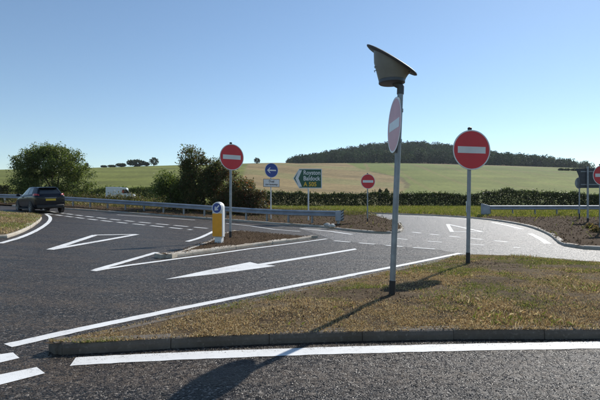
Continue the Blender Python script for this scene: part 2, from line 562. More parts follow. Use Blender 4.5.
def kerbs(line, parent, mat, dz=.10, width=.13, length=.915, inner=1, sink=.12):
    """a row of kerb stones along a line; inner=+1: the island lies to the left of the line"""
    line = [Vector((p[0], p[1])) for p in line]
    for i in range(1, len(line) - 1):                  # start a new run of stones at every sharp corner
        d0, d1 = line[i] - line[i - 1], line[i + 1] - line[i]
        if d0.length > 1e-6 and d1.length > 1e-6 and d0.angle(d1) > math.radians(24):
            kerbs(line[:i + 1], parent, mat, dz, width, length, inner, sink); kerbs(line[i:], parent, mat, dz, width, length, inner, sink)
            return
    cum = [0]
    for a, b in zip(line[:-1], line[1:]): cum.append(cum[-1] + (b - a).length)
    def at(s):
        s = min(max(s, 0), cum[-1])
        for i in range(len(line) - 1):
            if s <= cum[i + 1] + 1e-9:
                t = (s - cum[i]) / max(1e-9, cum[i + 1] - cum[i]); return line[i].lerp(line[i + 1], t)
        return line[-1]
    n = max(1, round(cum[-1] / length)); L = cum[-1] / n
    for k in range(n):
        a, b = at(k * L + .0015), at((k + 1) * L - .0015)
        if (b - a).length < .008: continue
        t = (b - a).normalized(); nr = Vector((-t.y, t.x)) * inner
        jz = random.uniform(-.006, .006); jo = random.uniform(-.006, .006)
        prof = [(0 + jo, -sink), (0 + jo, dz - .045 + jz), (.012 + jo, dz - .014 + jz), (.034 + jo, dz + jz), (width + jo, dz + .004 + jz), (width + jo, -sink)]
        V = []
        for p, sg in ((a, 1), (b, -1)):
            for q, (o_, z_) in enumerate(prof):
                w = p + nr * o_
                V.append((w.x, w.y, hz(p.x, p.y) + z_))
        m = len(prof)
        Fc = [tuple(range(m)), tuple(range(2 * m - 1, m - 1, -1))] + [(i, i + 1, m + i + 1, m + i) for i in range(m - 1)]
        mb = MB(); mb.add(V, Fc); o = mb.build("kerb_stone", mat, parent)
        md = o.modifiers.new("bevel", 'BEVEL'); md.width = .004; md.segments = 1

def blades(name, poly, n, dz, dome, hmin, hmax, wid, cols, weight=None, mat=None, xlim=None, dome_w=1.2, kind='stuff', near=0.0, lean=.6):
    """short grass as one object: every blade a bent leaf of two triangles"""
    px = [p[0] for p in poly]; py = [p[1] for p in poly]
    x0, x1, y0, y1 = min(px), max(px), min(py), max(py)
    if xlim: x0, x1, y0, y1 = max(x0, xlim[0]), min(x1, xlim[1]), max(y0, xlim[2]), min(y1, xlim[3])
    X = rng.uniform(x0, x1, n * 3)
    t = rng.uniform(0, 1, n * 3)
    Y = y0 + (y1 - y0) * (t ** (1 + near))
    k = inside(poly, X, Y)
    X, Y = X[k], Y[k]
    if weight is not None:
        k = rng.uniform(0, 1, len(X)) < weight(X, Y); X, Y = X[k], Y[k]
    X, Y = X[:n], Y[:n]; m = len(X)
    Z = surf_z(poly, dz, dome, X, Y, dome_w) - .004
    L = rng.uniform(hmin, hmax, m) * (.55 + .9 * fbm(X, Y, 1.7, 31))
    a = rng.uniform(0, 2 * np.pi, m); ln = rng.uniform(.1, 1., m) * lean * 1.6
    dx, dy = np.cos(a), np.sin(a); sx, sy = -dy, dx
    W = wid * rng.uniform(.6, 1.4, m)
    V = np.empty((m, 4, 3))
    mid = .5
    V[:, 0] = np.stack([X - sx * W, Y - sy * W, Z], 1)
    V[:, 1] = np.stack([X + sx * W, Y + sy * W, Z], 1)
    V[:, 2] = np.stack([X + dx * L * np.sin(ln) + sx * W * .2, Y + dy * L * np.sin(ln) + sy * W * .2, Z + L * np.cos(ln)], 1)
    V[:, 3] = np.stack([X + dx * L * mid * np.sin(ln * .6) - sx * W * .9, Y + dy * L * mid * np.sin(ln * .6) - sy * W * .9, Z + L * mid * np.cos(ln * .6)], 1)
    Fc = np.arange(m * 4).reshape(m, 4)
    C = cols(X, Y, m)
    tint = np.repeat(C, 4, axis=0)
    o = link_mesh(name, V.reshape(-1, 3), Fc, mat or M['grass'], None, False, tint)
    return tag(o, kind=kind)

def clods(name, poly, n, dz, dome, s0, s1, cols, dome_w=1.2, weight=None, parent=None):
    px = [p[0] for p in poly]; py = [p[1] for p in poly]
    X = rng.uniform(min(px), max(px), n * 4); Y = rng.uniform(min(py), max(py), n * 4)
    k = inside(poly, X, Y); X, Y = X[k], Y[k]
    if weight is not None:
        k = rng.uniform(0, 1, len(X)) < weight(X, Y); X, Y = X[k], Y[k]
    X, Y = X[:n], Y[:n]; m = len(X)
    Z = surf_z(poly, dz, dome, X, Y, dome_w)
    S = s0 + (s1 - s0) * rng.uniform(0, 1, m) ** 3
    base = np.array([(1, 0, 0), (-.5, .87, 0), (-.5, -.87, 0), (.4, .3, .75), (-.45, .05, .8), (.1, -.5, .7)])
    V = base[None] * S[:, None, None] * rng.uniform(.65, 1.35, (m, 6, 1))
    a = rng.uniform(0, 6.28, m); c, s = np.cos(a)[:, None], np.sin(a)[:, None]
    V = np.stack([V[..., 0] * c - V[..., 1] * s, V[..., 0] * s + V[..., 1] * c, V[..., 2] - S[:, None] * .12], -1)
    V += np.stack([X, Y, Z], 1)[:, None]
    f = np.array([(0, 1, 3), (1, 4, 3), (1, 2, 4), (2, 5, 4), (2, 0, 5), (0, 3, 5), (3, 4, 5)])
    Fc = (f[None] + (np.arange(m) * 6)[:, None, None]).reshape(-1, 3)
    tint = np.repeat(cols(X, Y, m), 6, axis=0)
    o = link_mesh(name, V.reshape(-1, 3), Fc, M['clod'], parent, False, tint)
    return tag(o, kind='stuff')

def palette(*cs):
    cs = np.array(cs)
    def f(X, Y, m):
        return cs[rng.integers(0, len(cs), m)] * rng.uniform(.7, 1.3, (m, 1))
    return f

# ------------------------------------------------------------------ the ground
def lowered(x, y):
    """1 where the roads are cut into the ground"""
    a = 1 - ss((y - 43) / 4); b = ss((y + 14) / 4)
    c = 1 - ss((np.abs(x - 2) - 46) / 4)
    return a * b * c

def build_terrain():
    ang = np.concatenate([np.arange(-180, -44, 4.), np.arange(-44, 44.01, .22), np.arange(48, 180, 4.)])
    rad = [0.5]
    while rad[-1] < 5200:
        rad.append(rad[-1] + max(.7, rad[-1] * .0135))
    rad = np.array(rad)
    A, R = np.meshgrid(np.radians(ang), rad)
    X = R * np.sin(A); Y = R * np.cos(A)
    Z = height(X, Y) + .10 - .40 * lowered(X, Y)
    Z += np.where(R > 80, 1, 0) * (fbm(X, Y, .012, 5) - .5) * 1.2
    na, nr = len(ang), len(rad)
    V = np.stack([X, Y, Z], -1).reshape(-1, 3)
    V = np.concatenate([V, [[0, 0, -.4]]])
    i, j = np.meshgrid(np.arange(nr - 1), np.arange(na), indexing='ij'); j2 = (j + 1) % na
    Fc = np.stack([i * na + j, i * na + j2, (i + 1) * na + j2, (i + 1) * na + j], -1).reshape(-1, 4)
    x, y = V[:, 0], V[:, 1]
    olive = np.array((.155, .168, .036)); tan = np.array((.265, .195, .088)); green = np.array((.145, .175, .042)); verge = np.array((.19, .215, .045))
    brown = np.array((.225, .17, .09)); pale = np.array((.205, .195, .075))
    C = np.tile(green, (len(V), 1))
    wob = (fbm(x, y, .02, 9) - .5) * 10
    # fields: olive pasture on the left, stubble in the middle, green crop on the right
    def put(mask, col): C[mask] = col
    def blend(w, col):
        w = np.clip(w, 0, 1)[:, None]; C[:] = C * (1 - w) + np.asarray(col) * w
    bl = -.10 * y + wob * .5 - 6
    br = np.interp(y, [0, 120, 210, 260, 330, 420, 700], [14, 24, 52, 58, 44, 42, 40]) + wob * .6
    soft = 4.0
    wl_ = ss((bl - x) / soft + .5); wr_ = ss((x - br) / soft + .5); wm = (1 - wl_) * (1 - wr_)
    blend(wl_, olive)
    blend(wm, tan)
    blend(wm * ss((150 + .35 * x - y) / 50 + .5) * .8, pale)
    ph = (x * .75 + y * .66) * .085 + wob * .04
    blend(wm * ss((np.sin(ph) - .25) * 2.0) * .75, pale)
    blend(wm * ss((-np.sin(ph + .8) - .72) * 4) * .5, tan * .55)
    blend(wm * ss((np.sin((x * .75 + y * .66) * .9) - .3) * 2) * .22, tan * 1.35)
    ph = (x * .25 + y * .97)
    blend(wl_ * ss((np.sin(ph * .16) - .2) * 2) * .6, olive * 1.4)
    blend(wl_ * ss((np.sin(ph * .9 + wob * .1) - .2) * 2) * .3, olive * .66)
    tl = np.abs(((x - .12 * y + 400) % 21) - 10.5)
    blend(wr_ * np.where((tl < 1.2) & (y > 90), .7, 0), tan * .8)
    blend(wr_ * ss((fbm(x, y, .008, 71) - .5) * 4) * .6, green * 1.22 + np.array((.02, 0, 0)))
    blend(wr_ * ss((y - 395 - .10 * x) / 8) * ss((x - 115) / 20), brown)
    bnd = np.abs(x - br) < 1.3
    blend(np.where(bnd & (y > 190) & (y < 300), .7, 0), (.12, .095, .045))
    put(y < 72, verge)
    put((y < 72) & (x < -18), np.array((.17, .15, .07)))
    C *= (.86 + .28 * fbm(x, y, .03, 21))[:, None]
    o = link_mesh("ground", V, Fc, M['terrain'], None, True, C)
    return tag(o, kind='structure')
build_terrain()

def build_road():
    xs = np.arange(-48, 52.01, .5); ys = np.arange(-14, 49.01, .5)
    X, Y = np.meshgrid(xs, ys); Z = height(X, Y)
    Z = Z - .35 * ss((Y - 43.5) / 3)
    V = np.stack([X, Y, Z], -1).reshape(-1, 3); nx = len(xs)
    i, j = np.meshgrid(np.arange(len(ys) - 1), np.arange(nx - 1), indexing='ij')
    Fc = np.stack([i * nx + j, i * nx + j + 1, (i + 1) * nx + j + 1, (i + 1) * nx + j], -1).reshape(-1, 4)
    return tag(link_mesh("road", V, Fc, M['asphalt'], None, True), kind='structure')
build_road()

# outlines of the islands and verges (kerb lines at road level)
isl_front = smooth_line([G(62, 355), G(130, 351), G(200, 347), G(290, 343), G(400, 340), G(500, 339), G(600, 339.5), (4.3, 4.62), (8.0, 5.3), (13, 7.0)], 3)
isl_tip = [G(112, 326.5, .12), G(72, 335.5, .12), G(56, 339.5, .12), G(47.5, 350.5), G(52, 354)]
isl_back = [(13.5, 10.2)] + [G(u_, v_, .12) for u_, v_ in ((600, 261.0), (520, 255), (470, 253.4), (459, 254.6), (400, 267.4), (300, 287.2), (200, 307.2))]
isl_tip = [Vector(isl_tip[0])] + smooth_line(isl_tip[1:] + [isl_front[0]], 3)[:-1]
isl_poly = [Vector(p) for p in isl_tip] + isl_front + [Vector(p) for p in isl_back]

island = draped("grass_island", isl_poly, .098, .16, M['island_soil'], .05, .018, 2.2, 3, dome_w=1.6)
kerbs([Vector(p) for p in isl_tip] + isl_front, island, M['kerb_old'], inner=1)
kerbs([isl_front[-1]] + [Vector(p) for p in isl_back] + [Vector(isl_tip[0])], island, M['kerb_old'], inner=1)

tri_front = [G(166, 258.5), G(200, 254), G(250, 247), G(300, 240.5), G(316, 238)]
tri_back = [G(316, 238)] + [G(u_, v_, .11) for u_, v_ in ((303, 235.6), (270, 232.8), (248, 231.0), (233, 230), (222, 233), (205, 241.5), (180, 250), (166, 253.5))] + [G(160, 257)]
tri_poly = [Vector(p) for p in tri_front] + [Vector(p) for p in tri_back[1:]]
splitter = draped("splitter_island", tri_poly, .098, .2, M['soil'], .05, .02, 3., 4, dome_w=.8)
kerbs([Vector(p) for p in tri_front], splitter, M['kerb_new'], inner=1, width=.2)
kerbs([Vector(p) for p in tri_back] + [Vector(tri_front[0])], splitter, M['kerb_new'], inner=1, width=.15)

dl_line = [(-47, 35.5), (-34, 35.2), (-25, 34.3), G(40, 207.8), G(80, 210.3), G(140, 214.5), G(200, 218.5), G(255, 222.5), G(300, 226), G(323, 227.8), G(358, 232.5), G(385, 234.2), G(400, 233.3), G(405, 230), G(399, 223), G(375, 216.3)]
dl_line = smooth_line(dl_line, 2)
dl_end = [(5.0, 38.5), (3.5, 43), (2.0, 52), (-47, 52)]
verge_l_poly = dl_line + [Vector(p) for p in dl_end]
verge_l = draped("soil_verge", verge_l_poly, .098, .5, M['soil'], .06, .04, 1.2, 5)
kerbs(dl_line[12:], verge_l, M['kerb_new'], inner=1, width=.15)

vr_line = [(2.0, 53), (3.8, 46), G(352, 213.2), G(400, 214.6), G(443, 216.2), G(482, 219.2), G(512, 223.5), G(531, 227.8), G(547, 234.2), G(556, 241), G(560, 246.5), G(600, 251.5), (13, 13.4), (30, 17), (52, 22)]
vr_line = smooth_line(vr_line, 2)
n_k = len(vr_line)
verge_r_poly = vr_line + [Vector((52, 53))]
verge_r = draped("right_verge", verge_r_poly[::-1], .098, .5, M['soil'], .08, .04, 1.3, 6)
kerbs([p for p in vr_line if p.y < 43], verge_r, M['kerb_new'], inner=1, width=.16)

round_line = [(-33, 9.5), (-13, 10.6), G(0, 240), G(18, 235), G(32, 228), G(41, 221), G(42.5, 216.8), (-14.6, 23.4), (-17.5, 24.6), (-22, 25.6), (-33, 27)]
round_line = smooth_line(round_line, 2)
round_poly = round_line
mound = draped("roundabout_island", round_poly, .098, .35, M['island_soil'], .20, .04, 1.0, 8, dome_w=5)
kerbs(round_line, mound, M['kerb_new'], inner=1, width=.28)

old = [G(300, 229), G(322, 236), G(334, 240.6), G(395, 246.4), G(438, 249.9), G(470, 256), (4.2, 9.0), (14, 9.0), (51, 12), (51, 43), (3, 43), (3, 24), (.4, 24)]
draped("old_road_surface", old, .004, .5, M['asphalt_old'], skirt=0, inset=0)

# ------------------------------------------------------------------ painted markings
def L(pts): return [G(*p) for p in pts]
ribbon("edge_line", smooth_line(L([(8, 346), (60, 334), (110, 323.3), (200, 304.5), (300, 285), (400, 266), (460, 253.5)]), 1), .15)
ribbon("edge_line", smooth_line(L([(73, 362), (150, 357.3), (300, 351.5), (450, 347.8), (600, 345.3)]) + [(4.5, 4.42), (8.5, 5.1)], 2), .20)
road_poly("broken_line", L([(0, 354.8), (13, 353), (19.5, 358.5), (0, 363), (-70, 378), (-70, 368)]))
road_poly("broken_line", L([(0, 375), (36.7, 367.6), (45, 373.7), (0, 385.5), (-60, 401), (-60, 388)]))
ribbon("edge_line", L([(93, 271), (130, 265.5), (180, 258.7), (250, 249), (327, 239)]), .14)
ribbon("edge_line", L([(96, 270.2), (125, 262), (157, 252.6)]), .15)
ribbon("edge_line", smooth_line(L([(187, 241.8), (200, 238.2), (214, 231.3)]), 2), .16)
# lane arrow: long head and shaft
road_poly("lane_arrow", L([(165, 279.6), (207, 270.5), (250, 262.2), (258, 264.1), (305, 256.6), (355, 248.6), (357, 249.6), (308, 257.9), (265, 265.0), (276, 266.0), (225, 273.0)]))
# give way triangle on the approach
def tri_mark(pts, w):
    c = [Vector(p) for p in L(pts)]
    ctr = sum(c, Vector((0, 0))) / 3
    for a, b in ((0, 1), (1, 2), (2, 0)):
        ribbon("give_way_triangle", [c[a], c[b]], w, .0035 + .001 * a)
tri_mark([(50, 250), (95, 235.3), (137, 234.6)], .19)
tri_mark([(447.5, 224.3), (452, 232), (482, 232)], .17)

def dashes(pts, dash, gap, w):
    line = resample(smooth_line(L(pts), 2), .1); s = 0; cur = []
    for a, b in zip(line[:-1], line[1:]):
        ph = s % (dash + gap)
        if ph < dash: cur += [a] if not cur else []; cur.append(b)
        elif cur:
            if len(cur) > 2: ribbon("give_way_dash", cur, w)
            cur = []
        s += (b - a).length
    if len(cur) > 2: ribbon("give_way_dash", cur, w)
dashes([(50, 211.6), (80, 215.7), (115, 219.8), (157, 224), (213, 229)], .75, .38, .2)
dashes([(46, 213.6), (80, 218.2), (115, 222.2), (157, 226.4), (192, 230)], .75, .38, .2)
ribbon("edge_line", L([(117, 214.9), (155, 217.3), (195, 220.2)]), .16)
ribbon("edge_line", L([(226, 223.4), (250, 226), (275, 229.6), (300, 231.6)]), .13)
ribbon("edge_line", L([(300, 228.6), (330, 231.4), (352, 234.6)]), .16)
dashes([(334, 241), (360, 243.2), (395, 246.4), (438, 249.6)], .62, .42, .14)
dashes([(412, 232.3), (450, 236.4), (480, 239.4), (520, 243.6)], .6, .5, .15)
dashes([(395, 238.6), (430, 241.6), (470, 244.3), (520, 248)], .5, .9, .12)
ribbon("edge_line", L([(492, 222.5), (507, 225.5), (522, 229.3)]), .2)
ribbon("edge_line", smooth_line(L([(530, 233.8), (540, 238.5), (548, 244)]), 1), .2)
ribbon("edge_line", smooth_line(L([(402, 216.2), (440, 217.6), (470, 219.8)]), 1), .16)
ribbon("edge_line", smooth_line(L([(0, 243.6), (22, 237.5), (40, 229), (50, 221.5), (50.5, 217), (46, 214.4)]), 2), .15)

# ------------------------------------------------------------------ grass and soil cover
straw = ((.53, .405, .225), (.45, .33, .18), (.34, .235, .125), (.20, .135, .075), (.64, .52, .32))
greens = ((.185, .22, .052), (.225, .255, .066), (.135, .165, .04), (.28, .285, .09))
def isl_cols(X, Y, m):
    g = fbm(X, Y, 1.1, 40, 4); g2 = vnoise(X, Y, 6.5, 44)
    right = np.clip((X + .2) / 3.0, 0, 1)
    p = np.clip((g - .50) * 2.8 - .20 + .50 * right + (g2 - .5) * .8, .015, .8)
    k = rng.uniform(0, 1, m) < p
    S = np.array(straw)[rng.integers(0, len(straw), m)]; Gn = np.array(greens)[rng.integers(0, len(greens), m)]
    return np.where(k[:, None], Gn, S) * rng.uniform(.7, 1.3, (m, 1))
def isl_weight(X, Y):
    g = fbm(X, Y, 1.3, 60, 3); bare = np.exp(-((X - .95) / .95) ** 2 - ((Y - 6.05) / .62) ** 2) + .9 * np.exp(-((X - 3.7) / .8) ** 2 - ((Y - 9.0) / .65) ** 2) + .6 * np.exp(-((X - 4.9) / .7) ** 2 - ((Y - 7.2) / .5) ** 2)
    return np.clip((g - .24) * 3.2, .30, 1) * np.clip((vnoise(X, Y, 5.5, 63) - .10) * 2.4, .22, 1) * (1 - .985 * np.clip(bare * 1.3, 0, 1))
blades("island_grass", isl_poly, 340000, .098, .05, .010, .031, .0026, isl_cols, isl_weight, xlim=(-2.6, 9, 4, 11), near=.55, lean=.9)
def tuft_w(X, Y): return np.clip((vnoise(X, Y, 1.9, 77) - .70) * 6, .01, 1) * np.clip(isl_weight(X, Y) * 2, 0, 1)
blades("grass_tufts", isl_poly, 22000, .098, .05, .03, .085, .0030, lambda X, Y, m: np.where((rng.uniform(0, 1, m) < .42)[:, None], np.array(greens)[rng.integers(0, 4, m)], np.array(straw)[rng.integers(0, 5, m)]) * rng.uniform(.7, 1.3, (m, 1)), tuft_w, xlim=(-2.6, 9, 4.6, 11), lean=.7)
clods("island_crumbs", isl_poly, 5000, .102, .05, .004, .018, palette((.16, .11, .065), (.21, .16, .10), (.11, .075, .045)), weight=lambda X, Y: np.where((X < 9) & (X > -2.6), 1, 0))
clods("bare_earth_crumbs", isl_poly, 12000, .100, .05, .004, .015, palette((.075, .052, .034), (.11, .078, .05), (.05, .034, .022)), weight=lambda X, Y: np.clip(1.3 * np.exp(-((X - .75) / .75) ** 2 - ((Y - 6.0) / .42) ** 2) + 1.2 * np.exp(-((X - 3.6) / .7) ** 2 - ((Y - 9.0) / .5) ** 2) + .5 * np.exp(-((X - 4.6) / .6) ** 2 - ((Y - 6.8) / .4) ** 2), 0, 1) * vnoise(X, Y, 5, 3))
clods("splitter_clods", tri_poly, 4500, .115, .05, .006, .022, palette((.11, .072, .043), (.15, .10, .062), (.07, .046, .028)), .8)
clods("left_verge_clods", verge_l_poly, 14000, .115, .06, .012, .05, palette((.11, .072, .042), (.16, .11, .065), (.07, .046, .028), (.13, .12, .045)), weight=lambda X, Y: np.where((X > -20) & (Y < 40), 1, .02))
soil_r = lambda X, Y: np.clip((33.0 - Y) / 2 + (fbm(X, Y, .6, 12) - .5) * 3, 0, 1)
clods("right_verge_clods", verge_r_poly, 20000, .115, .08, .012, .042, palette((.11, .072, .042), (.15, .105, .062), (.065, .043, .027)), weight=lambda X, Y: np.where(X < 26, soil_r(X, Y), 0))
vg = palette((.20, .23, .040), (.25, .265, .06), (.30, .29, .085), (.15, .18, .035), (.36, .31, .13))
blades("right_verge_grass", verge_r_poly, 60000, .115, .08, .10, .30, .014, vg, lambda X, Y: np.where(X < 46, 1 - soil_r(X, Y) * .985, 0), lean=.7)
blades("left_verge_grass", verge_l_poly, 26000, .115, .06, .10, .34, .013, palette((.14, .14, .04), (.20, .17, .07), (.28, .22, .11), (.10, .115, .03)), lambda X, Y: np.where(X > -32, np.clip((Y - 33.5 - np.clip(-X, 0, 9) * .1) / 3, .015, 1), 0), lean=.7)
far_poly = [Vector(p) for p in ((-34, 51), (50, 51), (52, 66), (-40, 66))]
blades("far_verge_grass", far_poly, 45000, .10, 0, .15, .42, .024, vg, None, lean=.7)
def mound_cols(X, Y, m):
    p = np.clip((fbm(X, Y, .5, 90) - .45) * 3 + .5, .1, .9); k = rng.uniform(0, 1, m) < p
    return np.where(k[:, None], np.array(greens)[rng.integers(0, 4, m)] * 1.05, np.array(straw)[rng.integers(0, 5, m)]) * rng.uniform(.75, 1.25, (m, 1))
blades("roundabout_grass", round_poly, 70000, .115, .20, .03, .10, .006, mound_cols, lambda X, Y: np.where(X > -24, 1, 0), dome_w=5, xlim=(-24, 0, 9, 28))
# loose chippings swept against the kerb
chip_poly = [Vector(p) for p in L([(60, 357), (200, 349), (400, 342), (600, 341), (640, 341), (640, 346), (400, 347), (200, 354), (62, 362)])]
clods("loose_chippings", chip_poly, 7000, .0, 0, .002, .008, palette((.15, .125, .10), (.20, .17, .135), (.09, .075, .06), (.26, .22, .17)))
chip2 = [Vector(p) for p in ((-3.5, 2.6), (3.5, 2.6), (4.5, 4.4), (-4.5, 4.4))]
clods("road_grit", chip2, 1500, .0, 0, .002, .006, palette((.10, .09, .085), (.18, .165, .15), (.05, .05, .05), (.28, .26, .24)))

# ------------------------------------------------------------------ signs
def text_mesh(body, size, mat, parent, loc, name="lettering", align='LEFT', bold=.012):
    cu = bpy.data.curves.new("lettering", 'FONT'); cu.body = body; cu.size = size; cu.align_x = align
    cu.extrude = .001; cu.offset = bold * size; cu.resolution_u = 3
    ob = bpy.data.objects.new("tmp_text", cu); COL.objects.link(ob)
    dg = bpy.context.evaluated_depsgraph_get()
    me = bpy.data.meshes.new_from_object(ob.evaluated_get(dg))
    bpy.data.objects.remove(ob)
    me.transform(Matrix.Rotation(math.radians(90), 4, 'X')); me.transform(Matrix.Translation(loc))
    me.materials.clear(); me.materials.append(mat)
    o = bpy.data.objects.new(name, me); COL.objects.link(o); o.parent = parent
    return o

def post_parts(t, hgt, r=.038, y=.0, sleeve=.2, mat=None, cap=True):
    MB().tube([(0, y, -.15), (0, y, hgt)], r, 16).build("post", mat or M['galv'], t, True)
    if sleeve: MB().tube([(0, y, -.12), (0, y, sleeve)], r + .004, 16).build("post_sleeve", M['black'], t, True)
    if cap: MB().tube([(0, y, hgt - .02), (0, y, hgt + .015), (0, y, hgt + .028)], [r + .004, r + .004, r * .6], 16).build("post_cap", M['black'], t, True)

def no_entry_plate(parent, dia, cz, red, y=0.0, loc=None, rz=0.0):
    """disc facing -Y: grey backing, white rim, red field, white bar"""
    r = dia / 2
    pl = MB().prism(circle(r, 0, cz), y, y + .005).build("sign_plate", M['sign_back'], parent, False, .0015)
    MB().ring(r - .001, r - .024, cz, y - .003, y + .001).build("rim", M['white'], pl)
    MB().prism(circle(r - .0235, 0, cz), y - .0022, y + .001).build("red_face", red, pl)
    w, hh = r * .74, r * .165
    MB().prism([(-w, cz - hh), (w, cz - hh), (w, cz + hh), (-w, cz + hh)], y - .004, y - .001).build("white_bar", M['white'], pl)
    if loc is not None:
        pl.location = loc; pl.rotation_euler = (0, 0, rz)
    for s in (-1, 1):
        MB().box((0, y + .03, cz + s * r * .5), (.5 * dia, .022, .04)).build("mounting_channel", M['galv'], pl)
    return pl

def no_entry(label, u, v, on, dia, cz, yaw, r=.038, lean=0.0, group="no entry signs on single posts", xy=None, sleeve=.2):
    x, y = xy or G(u, v, on)
    t = thing("no_entry_sign", label, "road sign", (x, y, hz(x, y) + on), (0, math.radians(lean), math.radians(yaw)), group)
    post_parts(t, cz + dia / 2 + .04, r, .05 + r, sleeve)
    no_entry_plate(t, dia, cz, M['red'])
    return t

no_entry("large red no entry sign on the grass island, right of the solar lamp post", 470.2, 263, .15, .80, 2.26, 8, .038, .8)
no_entry("red no entry sign standing behind the yellow bollard on the splitter island", 231.5, 237.5, .15, .87, 2.66, 34, .04, .3)
no_entry("small distant red no entry sign on bare soil before the dark hedge", 368, 222, .15, .83, 2.27, 10, .035, 0)
no_entry("red no entry sign cut off by the right edge of the picture", 0, 0, .15, .77, 2.22, 6, .04, 0, xy=(11.62, 17.5))

# solar lamp post with a no entry disc seen from the side
lx, ly = G(392, 293, .165)
lp = thing("solar_lamp_post", "tall leaning grey post with tilted solar lamp head and side-on pale pink no entry disc", "lamp post",
           (lx, ly, hz(lx, ly) + .165), (0, math.radians(2.4), 0))
k_ = ly / FOC
PH = 208 * k_
MB().tube([(0, 0, -.2), (0, 0, PH - .02)], .038, 20).build("post", M['galv'], lp, True)
MB().tube([(0, 0, -.18), (0, 0, .165)], .042, 20).build("post_sleeve", M['black'], lp, True)
dz_ = (293 - 125.5) * k_
pl = no_entry_plate(lp, .73, 0, M['pink'], 0, (-.066, -.02, dz_), math.radians(-88))
for s in (-1, 1):
    MB().lathe([(.038, -.02), (.048, -.02), (.048, .02), (.038, .02)], (0, 0, dz_ + s * .2), 18).build("post_clamp", M['galv'], lp, True)
# head: bucket body under a tilted round solar panel
hx, hzc = (392 - 401) * k_, PH
tilt = math.radians(29)
def head_ring(r, cx, cz, tl, yt=0, n=36, ry=None):
    out = []
    for k in range(n):
        w = 2 * math.pi * k / n; a = r * math.cos(w); b = (ry or r) * math.sin(w)
        out.append((cx + a * math.cos(tl), b, cz - a * math.sin(tl) + b * yt))
    return out
def loft(rings, capa=True, capb=True):
    n = len(rings[0]); V = [p for r in rings for p in r]; Fc = []
    for i in range(len(rings) - 1):
        for k in range(n):
            k2 = (k + 1) % n; Fc.append((i * n + k, i * n + k2, (i + 1) * n + k2, (i + 1) * n + k))
    if capa: Fc.append(tuple(range(n - 1, -1, -1)))
    if capb: Fc.append(tuple((len(rings) - 1) * n + k for k in range(n)))
    return MB().add(V, Fc)
zb = PH + 3 * k_
yt = .27
body = loft([head_ring(13.2 * k_, hx + 0 * k_, zb + 1.6 * k_, -.04), head_ring(14.5 * k_, hx - .4 * k_, zb + 5.5 * k_, .08, 0),
             head_ring(18 * k_, hx - 1.2 * k_, zb + 13 * k_, .30, yt * .6, 36, 17 * k_), head_ring(21.5 * k_, hx - .5 * k_, zb + 20.2 * k_, tilt, yt, 36, 18.5 * k_)]).build("lamp_body", M['lamp_body'], lp, True)
MB().box((hx + 14.5 * k_, -9.2 * k_, zb + 8.5 * k_), (.022, .02, .022)).build("bolt", M['black'], body, False, .003)
for dv in (4.2, 0.2):
    MB().tube([(hx - 16.2 * k_, -.03, zb + (10 + dv) * k_), (hx - 18.4 * k_, -.03, zb + (9.4 + dv) * k_), (hx - 17.6 * k_, -.03, zb + (8.0 + dv) * k_)], .006, 6).build("latch", M['galv'], body)
pn = loft([head_ring(27.5 * k_, hx - 1 * k_, zb + 20.4 * k_, tilt, yt, 48, 22 * k_), head_ring(29 * k_, hx - 1 * k_, zb + 21.3 * k_, tilt, yt, 48, 23 * k_),
           head_ring(29 * k_, hx - 1 * k_, zb + 22.4 * k_, tilt, yt, 48, 23 * k_), head_ring(28.2 * k_, hx - 1 * k_, zb + 22.8 * k_, tilt, yt, 48, 22.4 * k_)]).build("panel_frame", M['sign_back'], lp, True)
loft([head_ring(26.5 * k_, hx - 1 * k_, zb + 22.7 * k_, tilt, yt, 48, 21 * k_), head_ring(26.5 * k_, hx - 1 * k_, zb + 23.2 * k_, tilt, yt, 48, 21 * k_)]).build("solar_cell", M['solar'], pn)
loft([head_ring(11.8 * k_, hx - .4 * k_, zb - 2.2 * k_, -.05), head_ring(13.0 * k_, hx, zb - 1.4 * k_, -.05), head_ring(13.0 * k_, hx, zb + 1.5 * k_, -.04)]).build("collar", M['lamp_dark'], lp, True)
MB().tube([(hx + 2 * k_, 0, zb - .5 * k_), (hx + 6 * k_, 0, zb - 2.2 * k_), (0, 0, zb - 5 * k_), (0, 0, zb - 12 * k_)], [.045, .05, .048, .046], 14).build("bracket", M['lamp_dark'], lp, True)

# keep left bollard
bx_, by_ = G(219, 242, .14)
bo = thing("traffic_bollard", "yellow and white keep left bollard with blue arrow disc on splitter island", "bollard", (bx_, by_, hz(bx_, by_) + .13), (0, 0, math.radians(-20)))
def arch(w, z0, z1, n=18):
    r = w / 2; p = [(-r, z0), (r, z0)]
    return p + [(r * math.cos(math.pi * k / n), z1 - r + r * math.sin(math.pi * k / n)) for k in range(n + 1)]
MB().prism(arch(.345, .16, 1.20), -.10, .05).build("shell", M['bollard_white'], bo, True, .018)
MB().prism([(-.157, .18), (.157, .18), (.157, .86), (-.157, .86)], -.122, -.09).build("yellow_panel", M['bollard_yellow'], bo, False, .012)
MB().box((0, .01, .07), (.22, .16, .22)).build("base", M['bollard_white'], bo, False, .012)
dsc = MB().prism(circle(.160, 0, 1.02, 40), -.126, -.09).build("arrow_disc", M['blue'], bo)
MB().ring(.165, .143, 1.02, -.131, -.09, 40).build("disc_rim", M['white'], dsc)
def arrow_poly(L_, w, hw, hl, ang, cz):
    p = [(-L_ / 2, 0), (-L_ / 2 + hl, hw), (-L_ / 2 + hl + .03, hw - .028), (-L_ / 2 + hl * .72, w / 2), (L_ / 2, w / 2), (L_ / 2, -w / 2), (-L_ / 2 + hl * .72, -w / 2), (-L_ / 2 + hl + .03, -hw + .028), (-L_ / 2 + hl, -hw)]
    c, s = math.cos(ang), math.sin(ang)
    return [(x * c - z * s, cz + x * s + z * c) for x, z in p]
MB().prism(arrow_poly(.215, .04, .075, .09, math.radians(45), 1.02), -.130, -.10).build("arrow", M['white'], dsc)

